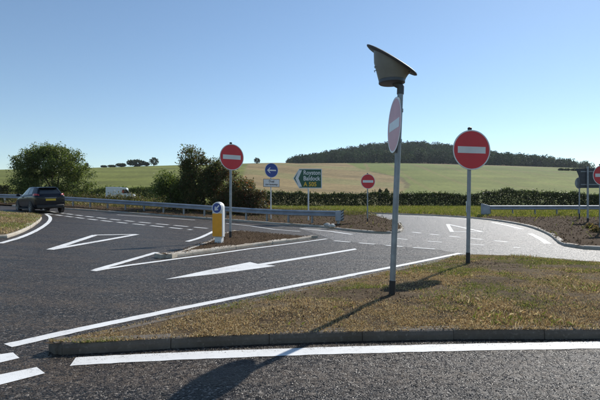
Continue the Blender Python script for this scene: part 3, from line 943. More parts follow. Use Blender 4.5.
# blue arrow sign with a plate, behind the barrier
ax, ay = (271.5 - 300) / FOC * 28.5, 28.5
az = hz(ax, ay) + .15
q = ay / FOC
t = thing("turn_left_sign", "blue round left arrow sign above white text plate behind the barrier", "road sign", (ax, ay, az), (0, 0, math.radians(28)))
cz = CAMZ + (203 - 170.3) * q - az
post_parts(t, cz + .40, .04, .09, .0, M['post_white'])
pl = MB().prism(circle(.46, 0, cz), 0, .006).build("sign_plate", M['sign_back'], t)
MB().ring(.459, .432, cz, -.004, .001).build("rim", M['white'], pl)
MB().prism(circle(.4325, 0, cz), -.003, .001).build("blue_face", M['blue'], pl)
MB().prism(arrow_poly(.62, .085, .19, .21, 0, cz), -.006, -.001).build("arrow", M['white'], pl)
zc = CAMZ + (203 - 183) * q - az
pt = MB().prism([(-.56, zc - .25), (.56, zc - .25), (.56, zc + .25), (-.56, zc + .25)], 0, .006).build("text_plate", M['black'], t, False, .02)
MB().prism([(-.535, zc - .225), (.535, zc - .225), (.535, zc + .225), (-.535, zc + .225)], -.004, .001).build("white_face", M['white'], pt)
text_mesh("Dual", .20, M['black'], pt, (0, -.006, zc + .04), align='CENTER', bold=.02)
text_mesh("carriageway", .175, M['black'], pt, (0, -.006, zc - .14), align='CENTER', bold=.02)

# green direction sign
gx_, gy_ = (308.5 - 300) / FOC * 27, 27.0
gz_ = hz(gx_, gy_) + .15
q = gy_ / FOC
t = thing("direction_sign", "green flag direction sign pointing left to Royston and Baldock", "road sign", (gx_, gy_, gz_), (0, 0, math.radians(4)))
def pz(v): return CAMZ + (203 - v) * q - gz_
def px_(u): return (u - 308.5) * q
post_parts(t, pz(170), .045, .07, 0, M['post_white'])
def flag(i):
    return [(px_(293 + i * 1.15), pz(178.4)), (px_(299.2 + i * .5), pz(188.4 - i)), (px_(322 - i), pz(188.4 - i)), (px_(322 - i), pz(168.6 + i)), (px_(299.2 + i * .5), pz(168.6 + i))]
pl = MB().prism(flag(0), 0, .008).build("sign_plate", M['white'], t, False, .01)
MB().prism(flag(.85), -.004, .002).build("green_face", M['green'], pl)
MB().prism([(px_(295.2), pz(178.4)), (px_(299.0), pz(170.2)), (px_(302.0), pz(170.2)), (px_(298.4), pz(178.4)), (px_(302.0), pz(186.8)), (px_(299.0), pz(186.8))], -.008, -.002).build("chevron", M['white'], pl)
text_mesh("Royston", .36, M['white'], pl, (px_(303.2), -.008, pz(174.6)), bold=.016)
text_mesh("Baldock", .36, M['white'], pl, (px_(303.2), -.008, pz(180.4)), bold=.016)
text_mesh("A 505", .36, M['yellow_text'], pl, (px_(303.6), -.008, pz(186.2)), bold=.02)
for o in pl.children:
    if o.name.startswith("lettering"):
        w = max(c.co.x for c in o.data.vertices); x0 = min(c.co.x for c in o.data.vertices)
        lim = px_(320.3) if o.data.materials[0] != M['yellow_text'] else px_(316.5)
        f = (lim - x0) / (w - x0)
        for c in o.data.vertices: c.co.x = x0 + (c.co.x - x0) * f

# backs of the signs at the right edge
sx, sy = G(587.3, 222, .16)
q = sy / FOC; sz = hz(sx, sy) + .16
def pz(v): return CAMZ + (203 - v) * q - sz
t = thing("flag_sign_back", "dark back of large direction sign on grey post, by the right edge", "road sign", (sx, sy, sz), (0, 0, math.radians(-6)))
MB().tube([(0, -.05, -.2), (0, -.05, pz(166.5))], .052, 16).build("post", M['galv'], t, True)
MB().tube([(0, -.05, -.15), (0, -.05, .22)], .056, 16).build("post_sleeve", M['black'], t, True)
MB().tube([(0, -.05, pz(166.5)), (0, -.05, pz(166.5) + .03)], [.056, .04], 16).build("post_cap", M['black'], t, True)
pl = MB().prism([(-10.8 * q, pz(168.2)), (-7.2 * q, pz(177.5)), (-7.4 * q, pz(188)), (26 * q, pz(188)), (30 * q, pz(178)), (26 * q, pz(168.2))], .03, .042).build("sign_plate", M['sign_back'], t)
for v in (171.5, 184.5):
    MB().box((9 * q, .018, pz(v)), (30 * q, .024, .05)).build("mounting_channel", M['galv'], pl)
for x_ in (15 * q,):
    MB().tube([(x_, -.05, -.2), (x_, -.05, pz(167.5))], .052, 16).build("post", M['galv'], t, True)
tx, ty = G(578.5, 219, .16)
q = ty / FOC; tz = hz(tx, ty) + .16
def pz(v): return CAMZ + (203 - v) * q - tz
t = thing("small_sign_back", "thin post with grey back of small round sign beside the right barrier", "road sign", (tx, ty, tz), (0, 0, math.radians(20)))
post_parts(t, pz(176.5), .04, -.06, .35)
pl = MB().prism(circle(.36, .05, pz(183), 36), 0, .006).build("sign_plate", M['galv'], t)
for s in (-1, 1): MB().box((.05, -.012, pz(183) + s * .16), (.36, .02, .035)).build("mounting_channel", M['galv'], pl)

# ------------------------------------------------------------------ crash barriers
def w_profile():
    return [(0, .155), (-.03, .15), (-.08, .115), (-.08, .075), (-.015, .03), (0, 0), (-.015, -.03), (-.08, -.075), (-.08, -.115), (-.03, -.15), (0, -.155)]
def barrier(label, line, on, hgt, end_at=None, front=-1):
    line = [Vector(p) for p in line]
    a = line[0]
    t = thing("crash_barrier", label, "crash barrier", (a.x, a.y, hz(a.x, a.y) + on), group="galvanised crash barriers along the verges")
    org = Vector((a.x, a.y, hz(a.x, a.y) + on))
    pts = resample(line, .2)
    cum = [0]
    for p, r_ in zip(pts[:-1], pts[1:]): cum.append(cum[-1] + (r_ - p).length)
    def at(s):
        i = int(np.searchsorted(cum, s)) ; i = min(max(i, 1), len(pts) - 1)
        f = (s - cum[i - 1]) / (cum[i] - cum[i - 1]); return pts[i - 1].lerp(pts[i], f)
    n = int(cum[-1] // 3.2); Lp = cum[-1] / n
    prof = w_profile()
    for k in range(n):
        rings = []
        for j in range(5):
            s = k * Lp + Lp * j / 4 + (.12 if j == 4 and k < n - 1 else 0)
            p = at(s); d = (at(min(s + .2, cum[-1])) - at(max(s - .2, 0))).normalized(); nr = Vector((d.y, -d.x)) * (1 if True else -1)
            if nr.y > 0: nr = -nr
            lap = .004 * (k % 2)
            z = hz(p.x, p.y) + on + hgt - .155
            for o_, zz in prof:
                rings.append((Vector((p.x - nr.x * (o_ - lap), p.y - nr.y * (o_ - lap), z + zz)) - org))
        m = len(prof); Fc = []
        for j in range(4):
            for i in range(m - 1): Fc.append((j * m + i, j * m + i + 1, (j + 1) * m + i + 1, (j + 1) * m + i))
        V2 = rings
        o = link_mesh("rail", V2, Fc, M['galv_rail'], t)
        md = o.modifiers.new("thick", 'SOLIDIFY'); md.thickness = .004
        for kk in (0, .5):
            s = (k + kk) * Lp + .1
            p = at(s); d = (at(min(s + .2, cum[-1])) - at(max(s - .2, 0))).normalized(); nr = Vector((d.y, -d.x))
            if nr.y > 0: nr = -nr
            b = Vector((p.x, p.y, hz(p.x, p.y) + on)) - org; ang = math.atan2(d.y, d.x)
            pm = MB()
            c = b - Vector((nr.x, nr.y, 0)) * .11
            pm.box((c.x, c.y, c.z + (hgt - .06) / 2 - .15), (.006, .11, hgt - .06 + .3), ang)
            for sg in (-1, 1):
                e = c + Vector((nr.x, nr.y, 0)) * .055 * sg
                pm.box((e.x, e.y, e.z + (hgt - .06) / 2 - .15), (.06, .006, hgt - .06 + .3), ang)
            po = pm.build("barrier_post", M['galv'], t)
            e = b - Vector((nr.x, nr.y, 0)) * .03
            MB().box((e.x, e.y, e.z + hgt - .155), (.09, .06, .12), ang).build("spacer_block", M['galv'], po)
    return t, org, at, cum

bl = smooth_line([(-44, 36.8), (-34, 36.4), (-25, 35.6), (-20.5, 34.6), (-15.2, 32.7), (-10.2, 30.6), (-6.2, 29.0), (-3.0, 27.2), (.2, 24.6), (1.9, 23.6)], 2)
bt, borg, bat, bcum = barrier("long galvanised crash barrier on the left in front of the bushes", bl, .13, .70)
# flared end with hazard stripes
p = bat(bcum[-1]); e = Vector((p.x, p.y, hz(p.x, p.y) + .13)) - borg
ter = MB().box((e.x + .14, e.y - .05, e.z + .44), (.34, .30, .54), math.radians(-35)).build("end_terminal", M['galv_rail'], bt, False, .03)
for k in range(4):
    w = [(-.155, -.26 + k * .15), (.155, -.16 + k * .15), (.155, -.10 + k * .15), (-.155, -.20 + k * .15)]
    s = MB().prism(w, -.004, .004).build("hazard_stripe", M['black'], bt)
    s.location = (e.x + .14 + .188 * math.cos(math.radians(-35)), e.y - .05 + .188 * math.sin(math.radians(-35)), e.z + .44); s.rotation_euler = (0, 0, math.radians(55))
MB().box((e.x + .1, e.y + .1, e.z + .05), (.09, .12, .5), math.radians(-35)).build("barrier_post", M['galv'], bt)

br_ = [(14.0, 33.6), (18, 33.7), (24, 34.1), (32, 35), (44, 37)]
rt, rorg, rat, rcum = barrier("galvanised crash barrier along the right verge below the hedge", br_, .13, .80)
tm = loft([[(x_, y_, z_) for x_, y_, z_ in ((-.02, -.14, .18), (-.02, .14, .18), (-.02, .14, .80), (-.02, -.14, .80))],
           [(-.28, -.17, .14), (-.28, .17, .14), (-.28, .17, .86), (-.28, -.17, .86)], [(-.58, -.18, .12), (-.58, .18, .12), (-.58, .18, .95), (-.58, -.18, .95)]]).build("end_terminal", M['galv_rail'], rt, False, .02)
for x_ in (-.2, -.5): MB().box((x_, 0, .02), (.07, .1, .5)).build("barrier_post", M['galv'], rt)
mx_, my_ = G(467.2, 214.5, .13)
t = thing("marker_post", "slim white marker post beside the right barrier end", "marker post", (mx_, my_, hz(mx_, my_) + .12), (0, 0, .2))
MB().prism(arch(.16, -.1, 1.12), -.05, .05).build("body", M['bollard_white'], t, True, .012)
MB().prism([(-.05, .86), (.05, .86), (.05, .99), (-.05, .99)], -.054, -.04).build("reflector", M['tail_red'], t)

# pale rubble by the barrier end
for i, (u, v, s, nm) in enumerate(((327.5, 226.6, .15, "left"), (332.5, 226.9, .13, "right"))):
    x, y = G(u, v, .12)
    b = bmesh.new(); bmesh.ops.create_icosphere(b, subdivisions=2, radius=s)
    for w in b.verts:
        w.co *= 1 + .5 * (mnoise.noise(w.co * 9 + Vector((i * 7, 0, 0)))); w.co.z *= .7; w.co.x *= 1.2
    me = bpy.data.meshes.new("rubble_block"); b.to_mesh(me); b.free(); me.materials.append(M['pale_stone'])
    o = bpy.data.objects.new("rubble_block", me); COL.objects.link(o); o.location = (x, y, hz(x, y) + .14 + s * .35)
    tag(o, "pale rubble block under the barrier end, the %s one of the pair" % nm, "stone", "rubble blocks by the barrier end")

# ------------------------------------------------------------------ vehicles
def wheel(parent, x, y, z, r, w, out):
    t = MB().lathe([(r * .62, -w / 2), (r * .9, -w / 2), (r * .985, -w * .36), (r, -w * .2), (r, w * .2), (r * .985, w * .36), (r * .9, w / 2), (r * .62, w / 2)], (0, 0, 0), 28, 'Y').build("wheel", M['black'], parent, True)
    t.location = (x, y, z)
    MB().lathe([(0, out * w * .30), (r * .16, out * w * .34), (r * .2, out * w * .25), (r * .5, out * w * .36), (r * .6, out * w * .46), (r * .64, out * w * .44), (r * .64, 0)], (0, 0, 0), 28, 'Y').build("rim", M['rim'], t, True)
    sp_ = MB()
    for k in range(5):
        a = 2 * math.pi * k / 5
        c_, s_ = math.cos(a), math.sin(a)
        pts = [(r * .1, -.05 * r), (r * .6, -.09 * r), (r * .6, .09 * r), (r * .1, .05 * r)]
        P2 = [(x_ * c_ - z_ * s_, x_ * s_ + z_ * c_) for x_, z_ in pts]
        sp_.prism(P2, out * w * .38 - .008, out * w * .38 + .008)
    sp_.build("spokes", M['rim'], t)

def hatchback(label, loc, heading):
    t = thing("car", label, "car", loc, (0, 0, heading))
    # lower body: stations from nose to tail (x, half width, bottom z, shoulder z, deck z)
    st = [(1.98, .50, .38, .56, .60), (1.93, .68, .26, .62, .68), (1.70, .80, .20, .70, .80), (1.25, .845, .19, .80, .90), (.80, .85, .18, .88, .97), (.2, .85, .18, .91, .98), (-.6, .85, .18, .94, 1.00),
          (-1.3, .845, .19, .97, 1.02), (-1.72, .83, .22, .98, 1.03), (-1.90, .79, .27, .96, 1.01), (-1.97, .72, .34, .88, .95)]
    rings = []
    for x, w, zl, zs, zd in st:
        half = [(0, zl), (w * .80, zl), (w * .95, zl + .07), (w * 1.0, zl + .24), (w * 1.0, zs - .16), (w * .985, zs), (w * .93, zs + (zd - zs) * .7), (w * .55, zd + .01), (0, zd + .02)]
        full = half + [(-y, z) for y, z in half[-2:0:-1]]
        rings.append([(x, y, z) for y, z in full])
    bd = loft(rings).build("body", M['car_paint'], t, True)
    md = bd.modifiers.new("sub", 'SUBSURF'); md.levels = 2; md.render_levels = 2
    # greenhouse
    B = [(1.02, .70, .93), (.30, .775, .97), (-.55, .785, .99), (-1.35, .77, 1.01), (-1.90, .66, 1.02)]
    T = [(.12, .53, 1.40), (-.10, .565, 1.45), (-.65, .58, 1.48), (-1.20, .565, 1.46), (-1.58, .50, 1.40)]
    V = [(x, y, z) for x, y, z in B] + [(x, y, z) for x, y, z in T] + [(x, -y, z) for x, y, z in B] + [(x, -y, z) for x, y, z in T]
    Fc = []
    for i in range(4):
        Fc += [(i, i + 1, 5 + i + 1, 5 + i), (10 + i, 15 + i, 15 + i + 1, 10 + i + 1), (5 + i, 5 + i + 1, 15 + i + 1, 15 + i)]
    Fc += [(0, 5, 15, 10), (4, 14, 19, 9)]
    cb = MB().add(V, Fc).build("cabin", M['car_paint'], t, True, .04)
    def quad_panel(name, a, b, c, d, f0, f1, g0, g1, off, mat):
        a, b, c, d = map(Vector, (a, b, c, d)); nrm = (b - a).cross(d - a).normalized()
        def P(u, v): return a.lerp(b, u).lerp(d.lerp(c, u), v) + nrm * off
        if nrm.dot((a + b + c + d) / 4 - Vector((-.4, 0, 1.1))) < 0: nrm = -nrm
        pts = [P(f0, g0), P(f1, g0), P(f1, g1), P(f0, g1)]
        back = [p - nrm * .02 for p in pts]
        return MB().add(pts + back, [(0, 1, 2, 3), (7, 6, 5, 4), (0, 4, 5, 1), (1, 5, 6, 2), (2, 6, 7, 3), (3, 7, 4, 0)]).build(name, mat, t, False, .008)
    for s in (1, -1):
        Bs = [(x, y * s, z) for x, y, z in B]; Ts = [(x, y * s, z) for x, y, z in T]
        quad_panel("side_window", Bs[0], Bs[1], Ts[1], Ts[0], .45, .99, .14, .86, .006, M['glass'])
        quad_panel("side_window", Bs[1], Bs[2], Ts[2], Ts[1], .01, .96, .10, .88, .006, M['glass'])
        quad_panel("side_window", Bs[2], Bs[3], Ts[3], Ts[2], .06, .90, .10, .86, .006, M['glass'])
    quad_panel("windscreen", (B[0][0], B[0][1], B[0][2]), (B[0][0], -B[0][1], B[0][2]), (T[0][0], -T[0][1], T[0][2]), (T[0][0], T[0][1], T[0][2]), .06, .94, .08, .94, .006, M['glass'])
    quad_panel("rear_window", (B[4][0], -B[4][1], B[4][2]), (B[4][0], B[4][1], B[4][2]), (T[4][0], T[4][1], T[4][2]), (T[4][0], -T[4][1], T[4][2]), .08, .92, .16, .88, .006, M['glass'])
    MB().box((-1.60, 0, 1.425), (.24, .96, .03)).build("roof_spoiler", M['car_paint'], t, False, .012)
    for s in (1, -1):
        MB().add([(-1.88, s * .56, .84), (-1.93, s * .56, .84), (-1.80, s * .80, .82), (-1.60, s * .835, .84), (-1.86, s * .58, 1.06), (-1.92, s * .57, 1.04), (-1.74, s * .76, 1.12), (-1.56, s * .80, 1.08)],
                 [(0, 1, 2, 3), (4, 5, 6, 7), (0, 1, 5, 4), (1, 2, 6, 5), (2, 3, 7, 6), (3, 0, 4, 7)]).build("tail_light", M['tail_red'], t, True, .02)
        m = MB().box((.72, s * .93, 1.00), (.14, .2, .14)).build("door_mirror", M['car_paint'], t, True, .04)
        MB().tube([(1.27, s * .70, .31), (1.27, s * .853, .31)], [.375, .375], 28).build("wheel_arch", M['car_trim'], t, True)
        MB().tube([(-1.22, s * .70, .31), (-1.22, s * .853, .31)], [.375, .375], 28).build("wheel_arch", M['car_trim'], t, True)
        wheel(t, 1.27, s * .775, .31, .31, .20, s); wheel(t, -1.22, s * .775, .31, .31, .20, s)
        MB().box((.0, s * .84, .22), (1.7, .05, .09)).build("side_sill", M['car_trim'], t, False, .02)
        for x_ in (.12, -.72): MB().box((x_, s * .857, .86), (.17, .022, .028)).build("door_handle", M['car_paint'], t, False, .008)
    MB().box((-1.94, 0, .36), (.14, 1.42, .20)).build("rear_bumper", M['car_trim'], t, True, .05)
    MB().box((-1.99, 0, .74), (.03, .52, .115)).build("number_plate", M['plate_yellow'], t, False, .008)
    MB().box((-1.985, 0, .845), (.03, .60, .03)).build("tailgate_trim", M['rim'], t, False, .008)
    MB().tube([(-1.55, .42, .20), (-2.02, .42, .21)], .032, 12).build("exhaust", M['rim'], t, True)
    MB().tube([(-1.25, 0, 1.46), (-1.40, 0, 1.62)], [.008, .004], 6).build("aerial", M['black'], t)
    return t

cx_, cy_ = -15.6, 27.3
car = hatchback("dark blue hatchback driving away round the left island", (cx_, cy_, hz(cx_, cy_)), math.radians(90 + 46))
car.rotation_euler[1] = math.radians(-1.0)
car.rotation_euler[0] = math.radians(-2.2)

def van(label, loc, heading):
    t = thing("van", label, "van", loc, (0, 0, heading))
    # load body, then a lower cab and bonnet
    MB().add([(-2.1, -.92, .45), (.25, -.92, .45), (.25, .92, .45), (-2.1, .92, .45), (-2.1, -.88, 2.25), (.25, -.88, 2.25), (.25, .88, 2.25), (-2.1, .88, 2.25)],
             [(3, 2, 1, 0), (4, 5, 6, 7), (0, 1, 5, 4), (1, 2, 6, 5), (2, 3, 7, 6), (3, 0, 4, 7)]).build("load_body", M['van_white'], t, False, .06)
    MB().prism([(.28, .45), (2.35, .45), (2.4, .75), (2.3, 1.05), (1.65, 1.22), (.28, 1.22)], -.88, .88).build("lower_cab", M['van_white'], t, False, .05)
    cab = MB().prism([(.29, 1.2), (1.62, 1.2), (1.15, 1.86), (.29, 1.9)], -.80, .80).build("cab_glass", M['glass'], t, False, .02)
    MB().prism([(.27, 1.86), (1.18, 1.83), (1.05, 2.16), (.27, 2.22)], -.84, .84).build("cab_roof", M['van_white'], t, False, .05)
    for s in (-1, 1):
        MB().prism([(.27, 1.2), (.45, 1.2), (.45, 1.88), (.27, 1.88)], s * .82 - .02, s * .82 + .02).build("pillar", M['van_white'], t)
        MB().box((1.45, s * .98, 1.35), (.1, .2, .28)).build("door_mirror", M['black'], t, False, .03)
        wheel(t, 1.55, s * .80, .36, .36, .22, s); wheel(t, -1.3, s * .80, .36, .36, .22, s)
    MB().box((.55, -.835, 1.5), (.30, .03, .42)).build("seat_cover", M['orange'], t, False, .04)
    MB().box((-2.16, 0, .5), (.12, 1.7, .2)).build("rear_bumper", M['car_trim'], t, False, .03)
    for s in (-1, 1): MB().box((-2.12, s * .8, .95), (.04, .12, .4)).build("tail_light", M['tail_red'], t, False, .02)
    return t
vx_, vy_ = -23.7, 60.0
vn = van("white van with boxy load body parked beyond the left barrier", (vx_, vy_, hz(vx_, vy_) + .12), math.radians(12))
vn.scale = (.80, .80, .80)

# ------------------------------------------------------------------ trees, bushes, hedges
def leaf_cloud(P, size, base, var=.35, hue=.25, flat=.0, accents=None, acc=0.0):
    m = len(P)
    d1 = rng.normal(size=(m, 3)); d1 /= np.linalg.norm(d1, axis=1)[:, None]
    d2 = rng.normal(size=(m, 3)); d2 -= (d1 * d2).sum(1)[:, None] * d1; d2 /= np.linalg.norm(d2, axis=1)[:, None]
    s = size * rng.uniform(.6, 1.4, (m, 1))
    nn = np.cross(d1, d2) * s * .22
    V = np.stack([P - d1 * s, P + d2 * s * .5 + nn, P + d1 * s, P - d2 * s * .5 + nn], 1)
    C = np.array(base)[rng.integers(0, len(base), m)] * rng.uniform(1 - var, 1 + var, (m, 1))
    if accents is not None:
        k = rng.uniform(0, 1, m) < acc; C[k] = np.array(accents)[rng.integers(0, len(accents), k.sum())]
    return V.reshape(-1, 3), np.arange(m * 4).reshape(m, 4), np.repeat(C, 4, axis=0)

def tree(name, label, cat, base, lobes, n_clump, n_leaf, clump_r, leaf_s, cols, trunk_r, stems=1, group=None, accents=None, acc=0., limbs=9, open_=.35):
    """lobes: ellipsoids (dx, dy, z, rx, ry, rz) that the crown fills; leaves gather in clumps round twig ends"""
    bx, by = base; bz = hz(bx, by) + .08
    t = thing(name, label, cat, (bx, by, bz), group=group)
    lob = np.array(lobes, float)
    vol = lob[:, 3] * lob[:, 4] * lob[:, 5]; pr = vol / vol.sum()
    C = []
    while len(C) < n_clump:
        i = rng.choice(len(lob), p=pr); d = rng.normal(size=3); d /= np.linalg.norm(d)
        r = rng.uniform(.25, 1) ** .45 * (1 + .08 * float(np.clip(rng.normal(), -1.5, 1.5)))
        p = lob[i, :3] + d * lob[i, 3:] * r
        if p[2] < .15: continue
        if mnoise.noise(Vector(p * .9 + bx)) * .5 + .5 < open_ and rng.uniform() < .8: continue
        C.append(p)
    C = np.array(C)
    w = rng.pareto(2.2, len(C)) + .5
    per = np.maximum(4, (w / w.sum() * n_leaf)).astype(int)
    idx = np.repeat(np.arange(len(C)), per)
    P = C[idx] + np.clip(rng.normal(size=(len(idx), 3)), -1.7, 1.7) * (clump_r * rng.uniform(.55, 1.3, len(C)))[idx][:, None] * np.array((1, 1, .72))
    # sprays that break the outline
    ctr = np.average(lob[:, :3], axis=0, weights=vol)
    k = rng.choice(len(C), len(C) // 3)
    for i in k:
        d = C[i] - ctr; d = d / (np.linalg.norm(d) + 1e-6) + rng.normal(size=3) * .35 + np.array((0, 0, .25)); d /= np.linalg.norm(d)
        q = C[i] + d * np.linspace(0, clump_r * 2.2, 16)[:, None] + rng.normal(size=(16, 3)) * .06
        P = np.concatenate([P, q])
    P[:, 2] = np.maximum(P[:, 2], .04 + rng.uniform(0, .2, len(P)))
    V, Fc, T = leaf_cloud(P, leaf_s, cols, accents=accents, acc=acc)
    tone = .72 + .56 * np.array([mnoise.noise(Vector(c * .8)) * .5 + .5 for c in C])
    tn = np.ones(len(P)); tn[:len(idx)] = tone[idx]
    T = T * np.repeat(tn, 4)[:, None]
    link_mesh("crown", V, Fc, M['leaf'], t, False, T)
    tr = MB()
    top = lob[:, 2].max()
    sp_list = []
    for s in range(stems):
        a = rng.uniform(0, 6.28); sp0 = np.array((math.cos(a), math.sin(a), 0)) * (.12 * s)
        tgt = lob[s % len(lob), :3] * np.array((.7, .7, 1.0)); n = 7
        pts = [sp0 * (1 if stems > 1 else 0) + np.array((0, 0, -.15))]
        for j in range(1, n):
            f = j / (n - 1)
            pts.append(sp0 + (tgt - sp0) * np.array((f ** 1.4, f ** 1.4, f)) + rng.normal(size=3) * .06 * np.array((1, 1, .3)))
        tr.tube(pts, [trunk_r * (1.25 if j == 0 else 1 - .75 * j / (n - 1)) for j in range(n)], 8)
        sp_list += pts[2:]
    tk = tr.build("trunk", M['bark'], t, True)
    S = np.array(sp_list)
    for i in rng.choice(len(C), min(limbs, len(C)), replace=False):
        j = np.argmin(np.linalg.norm((S - C[i]) * np.array((1, 1, 1.6)) + np.array((0, 0, .0)), axis=1)); a, b = S[j], C[i]
        mid = (a + b) / 2 + rng.normal(size=3) * .12
        MB().tube([a, mid, b], [trunk_r * .34, trunk_r * .22, trunk_r * .08], 6).build("limb", M['bark'], t, True)
    return t

gA = ((.085, .120, .030), (.110, .150, .038), (.145, .180, .050), (.065, .090, .025), (.18, .20, .07))
gB = ((.075, .098, .030), (.095, .118, .034), (.055, .070, .024), (.13, .135, .045), (.13, .10, .042))
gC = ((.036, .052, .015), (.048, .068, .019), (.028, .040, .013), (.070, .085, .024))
tree("broad_tree", "broad leafy green tree behind the barrier above the car", "tree", (-22.6, 42.0),
     [(-2.1, 0, 3.4, 1.6, 1.7, 1.9), (-.6, .2, 3.9, 1.9, 1.9, 1.55), (.9, -.2, 3.4, 1.9, 1.9, 1.7), (2.2, 0, 2.2, 1.5, 1.5, 1.5), (-1.0, -.6, 1.2, 2.3, 1.5, 1.1), (-2.7, 0, 1.6, 1.0, 1.2, 1.4)],
     360, 40000, .32, .074, gA, .13, 3, None, limbs=26, open_=.47)
bush_grp = "bushes behind the left barrier"
tree("hawthorn_bush", "low green bush, leftmost of the clump left of the no entry sign", "bush", (-9.9, 35.6),
     [(0, 0, 1.5, 1.25, 1.1, 1.5), (-.6, 0, 2.2, .7, .7, .9), (.6, 0, 1.0, 1.0, 1.0, 1.0)], 140, 15000, .27, .072, gA, .07, 3, bush_grp, limbs=12, open_=.46)
tree("hawthorn_bush", "tallest dark bush behind the barrier, left of the no entry sign", "bush", (-7.5, 35.0),
     [(-.7, 0, 3.8, .8, .8, 1.2), (-.2, 0, 2.5, 1.45, 1.2, 1.9), (.8, 0, 2.6, 1.15, 1.1, 1.5), (.1, 0, 1.1, 1.7, 1.2, 1.2)], 240, 28000, .29, .072, gB, .09, 4, bush_grp,
     ((.16, .07, .03), (.14, .10, .04)), .06, limbs=16, open_=.46)
tree("hawthorn_bush", "brownish bush right behind the no entry sign by the barrier", "bush", (-4.9, 34.2),
     [(-.5, 0, 2.2, 1.05, 1.0, 1.35), (.4, 0, 1.5, 1.1, 1.0, 1.3), (0, 0, .9, 1.5, 1.1, 1.0)], 180, 18000, .27, .07, ((.095, .105, .036), (.12, .11, .042), (.075, .082, .028), (.14, .105, .05)), .07, 3, bush_grp,
     ((.20, .07, .03), (.17, .11, .05)), .14, limbs=12, open_=.46)
tree("hawthorn_bush", "short brown bush at the right foot of the clump beside the blue sign", "bush", (-3.2, 33.6),
     [(0, 0, .8, .85, .8, .95), (-.5, 0, 1.2, .6, .6, .8)], 70, 4200, .24, .075, ((.075, .068, .028), (.10, .078, .036), (.055, .052, .022)), .05, 3, bush_grp, ((.20, .08, .04),), .1, limbs=7, open_=.46)

def hedge(label, x0, x1, yf, hfun, depth, n, leaf_s, cols, group, sprays=300):
    t = thing("hedge", label, "hedge", ((x0 + x1) / 2, yf((x0 + x1) / 2), 0), group=group)
    org = np.array(t.location)
    X = rng.uniform(x0, x1, n); T_ = rng.uniform(0, 1, n)
    Hh = hfun(X)
    shell = rng.uniform(0, 1, n)
    Z = Hh * (1 - rng.uniform(0, 1, n) ** 1.25 * .98)
    D = rng.uniform(-1, 1, n); D = np.sign(D) * np.abs(D) ** .5 * depth / 2 * (1 - .35 * Z / Hh) * (.8 + .4 * vnoise(X, Z * 3, 1.1, 5))
    Y = yf(X) + D
    P = np.stack([X, Y, height(X, Y) + .08 + Z], 1) + rng.normal(size=(n, 3)) * .06
    k = fbm(X, Z * 1.3, .9, 15) > .30; k |= rng.uniform(0, 1, n) < .5
    P = P[k]
    xs = rng.uniform(x0, x1, sprays)
    for x in xs:
        y = float(yf(np.array([x]))[0]) + rng.uniform(-.4, .4) * depth
        hh = float(hfun(np.array([x]))[0]); L_ = rng.uniform(.15, .6); d = np.array((rng.normal() * .35, rng.normal() * .3, 1.0))
        q = np.array((x, y, hz(x, y) + hh * .95)) + d * np.linspace(0, L_, 9)[:, None] + rng.normal(size=(9, 3)) * .05
        P = np.concatenate([P, q])
    V, Fc, T = leaf_cloud(P, leaf_s, cols)
    tn = .7 + .6 * fbm(P[:, 0], P[:, 2] * 2, .5, 50); T = T * np.repeat(tn, 4)[:, None]
    link_mesh("foliage", V - org, Fc, M['leaf'], t, False, T)
    st = MB()
    for x in np.arange(x0, x1, .9):
        y = float(yf(np.array([x]))[0]) + rng.uniform(-.2, .2); hh = float(hfun(np.array([x]))[0]) * .8; z = hz(x, y)
        st.tube([(x - org[0], y - org[1], z - .1), (x + rng.normal() * .15 - org[0], y + rng.normal() * .15 - org[1], z + hh * .5), (x + rng.normal() * .3 - org[0], y + rng.normal() * .2 - org[1], z + hh)], [.05, .035, .015], 5)
    tag(st.build("stems", M['bark'], t), kind='stuff')
    return t
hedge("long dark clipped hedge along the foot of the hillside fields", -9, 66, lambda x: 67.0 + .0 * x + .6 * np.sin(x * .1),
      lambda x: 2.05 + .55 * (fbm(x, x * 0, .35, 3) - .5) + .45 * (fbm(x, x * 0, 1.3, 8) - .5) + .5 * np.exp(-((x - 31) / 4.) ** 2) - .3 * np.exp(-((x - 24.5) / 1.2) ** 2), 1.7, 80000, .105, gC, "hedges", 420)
hedge("low ragged hedge behind the van on the left", -46, -17, lambda x: 63.5 + .0 * x, lambda x: 1.7 + .9 * (fbm(x, x * 0, .4, 13) - .5), 1.4, 26000, .11, gA, "hedges", 150)
hedge("sparse weedy scrub between the barrier and the van", -31, -13, lambda x: 47.0 + .0 * x, lambda x: .75 + .8 * (fbm(x, x * 0, .8, 33) - .5), 1.2, 7000, .075, ((.13, .12, .04), (.10, .12, .035), (.17, .135, .06)), "hedges", 160)
hedge("scrubby brown hedge at the left edge behind the island", -48, -26.0, lambda x: 40.5 + .0 * x, lambda x: 1.25 + .9 * (fbm(x, x * 0, .6, 23) - .5), 1.3, 12000, .085, ((.10, .085, .035), (.075, .075, .028), (.13, .10, .05)), "hedges", 120)

